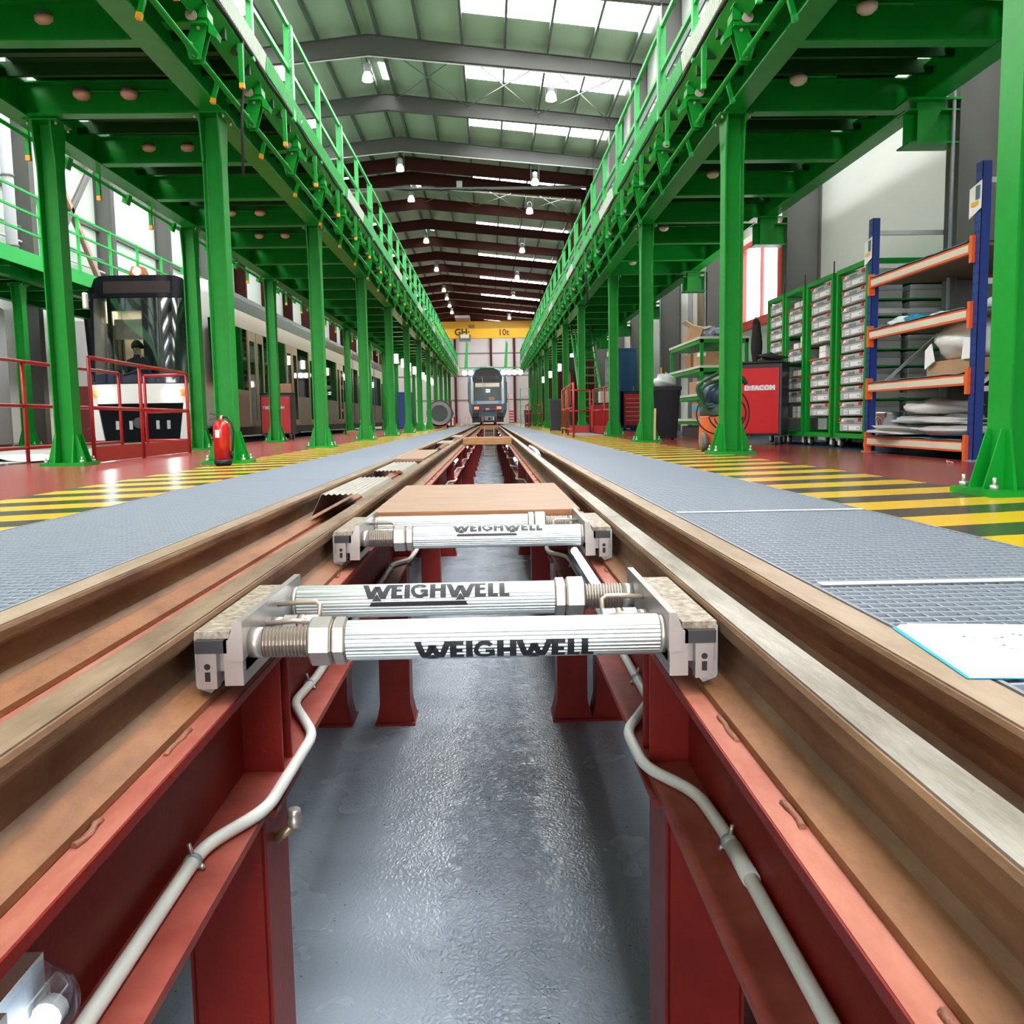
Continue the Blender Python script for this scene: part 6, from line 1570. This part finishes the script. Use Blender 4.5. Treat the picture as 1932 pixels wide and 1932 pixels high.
MB().box(3.46, 3.68, 24.98, 25.0, 0.2, 2.0).build('edge', DKBLUE, t)
for x in (3.5, 3.64): MB().box(x, x + 0.03, 25.1, 26.3, 0, 0.1).build('foot', DARK, t)
t = thing('access_stairs', 'green steel stairs climbing to the right platform behind the red barrier', 'stairs', (3.1, 29, 0))
for x in (2.72, 3.36): MB().bar((x, 25.5, 0.05), (x, 29.5, 3.5), 0.04, 0.2).build('stringer', GREEN2, t)
for k in range(14):
    q = (k + 0.5) / 14; MB().box(2.745, 3.335, 25.5 + 4.0 * q - 0.1, 25.5 + 4.0 * q + 0.1, 0.05 + 3.45 * q - 0.02, 0.05 + 3.45 * q + 0.02).build('tread', GREEN, t)
MB().bar((2.72, 25.5, 0.95), (2.72, 29.5, 4.4), 0.03, 0.03).build('handrail', GREEN2, t)
for q in (0.0, 0.5, 1.0): MB().box(2.705, 2.735, 25.5 + 4 * q - 0.015, 25.5 + 4 * q + 0.015, 0.1 + 3.45 * q, 0.95 + 3.45 * q).build('handrail_post', GREEN2, t)
# red barriers on the right
barrier('red pipe barrier on the right, the panel standing nearest the rails', [(1.70, 17.6), (1.78, 19.8), (1.86, 22.3)], (1.06, 0.58, 0.14))
barrier('red pipe barrier on the right, the panel across behind the fourth column', [(1.95, 22.3), (2.55, 22.3)], (1.06, 0.55), 0.18)
barrier('red pipe barrier on the right, the panel on the wall side', [(2.62, 22.2), (2.66, 20.4), (2.74, 18.8)], (1.06, 0.55), 0.18)
t = thing('hatch_plate', 'pale steel floor plate inside the red barriers on the right', 'plate', (2.2, 20, 0.005)); MB().box(1.9, 2.5, 18.9, 22.2, 0.001, 0.010).build('plate', GALV, t)
barrier('small red pipe barrier far along the right side', [(1.72, 38.5), (1.78, 43.0), (2.35, 43.0), (2.40, 40)], (1.0, 0.6, 0.15))
t = thing('ladder_frame', 'pale green ladder frame standing beyond the small far red barrier', 'ladder', (1.9, 46.5, 0))
for x in (1.62, 2.1): MB().box(x, x + 0.05, 46.5, 46.55, 0, 1.95).build('post', GREEN2, t)
for z in (0.5, 1.0, 1.5, 1.9): MB().box(1.67, 2.1, 46.51, 46.54, z, z + 0.04).build('rung', mat('pale_green', (0.35, 0.55, 0.38), 0.5), t)
t = thing('step_ladder', 'red and cream stepped ladder right of the far train', 'ladder', (1.5, 58, 0))
for x in (1.28, 1.60): MB().bar((x, 57.6, 0.0), (x, 58.6, 2.0), 0.03, 0.05).build('stile', REDRAIL, t)
for k in range(11): MB().box(1.30, 1.58, 57.62 + 0.09 * k, 57.74 + 0.09 * k, 0.12 + 0.175 * k, 0.20 + 0.175 * k).build('tread', REDRAIL if k < 5 else CREAM, t)
t = thing('workbench', 'red workbench with a pale box behind the red barriers on the right', 'workbench', (3.0, 24, 0))
MB().box(2.72, 3.32, 23.4, 24.2, 0.72, 0.76).build('top', DARK, t); MB().box(2.75, 3.3, 23.45, 24.15, 0.1, 0.7).build('drawer_block', REDCAB, t)
for x in (2.76, 3.24): MB().box(x, x + 0.05, 23.5, 24.1, 0, 0.1).build('foot', DARK, t)
single('cardboard_box', MB().bbox(2.95, 3.3, 23.5, 23.95, 0.761, 1.06, 0.01), CREAM, 'pale box on the red workbench behind the right red barriers', 'box')
t = thing('pillar_drill', 'dark pillar drill with a pink column beyond the red barriers on the right', 'drill', (2.75, 30, 0))
MB().cyl((2.75, 30.5, 0.8), (2.75, 30.5, 2.0), 0.07, 12).build('pillar', mat('pink_column', (0.65, 0.25, 0.22), 0.4), t); MB().bbox(2.6, 2.95, 30.2, 30.8, 1.95, 2.4, 0.03).build('head', DARK, t); MB().box(2.55, 2.95, 30.2, 30.8, 0.76, 0.8).build('table', DARK, t); MB().box(2.6, 2.9, 30.25, 30.75, 0, 0.76).build('base', DARK, t)
# pipes on the wall behind the cart
for i, (y, m, r) in enumerate(((19.2, WHITE, 0.05), (19.9, mat('olive_pipe', (0.30, 0.27, 0.18), 0.5), 0.12), (20.6, WHITE, 0.07), (21.1, GREYP, 0.07))):
    single('wall_pipe', MB().cyl((4.80 - r * 0.2, y, 0.0), (4.80 - r * 0.2, y, 6.5), r, 12), m, 'vertical %s on the right wall behind the green cart' % ('thin white pipe', 'thick olive pipe', 'white pipe', 'grey pipe')[i], 'pipe')
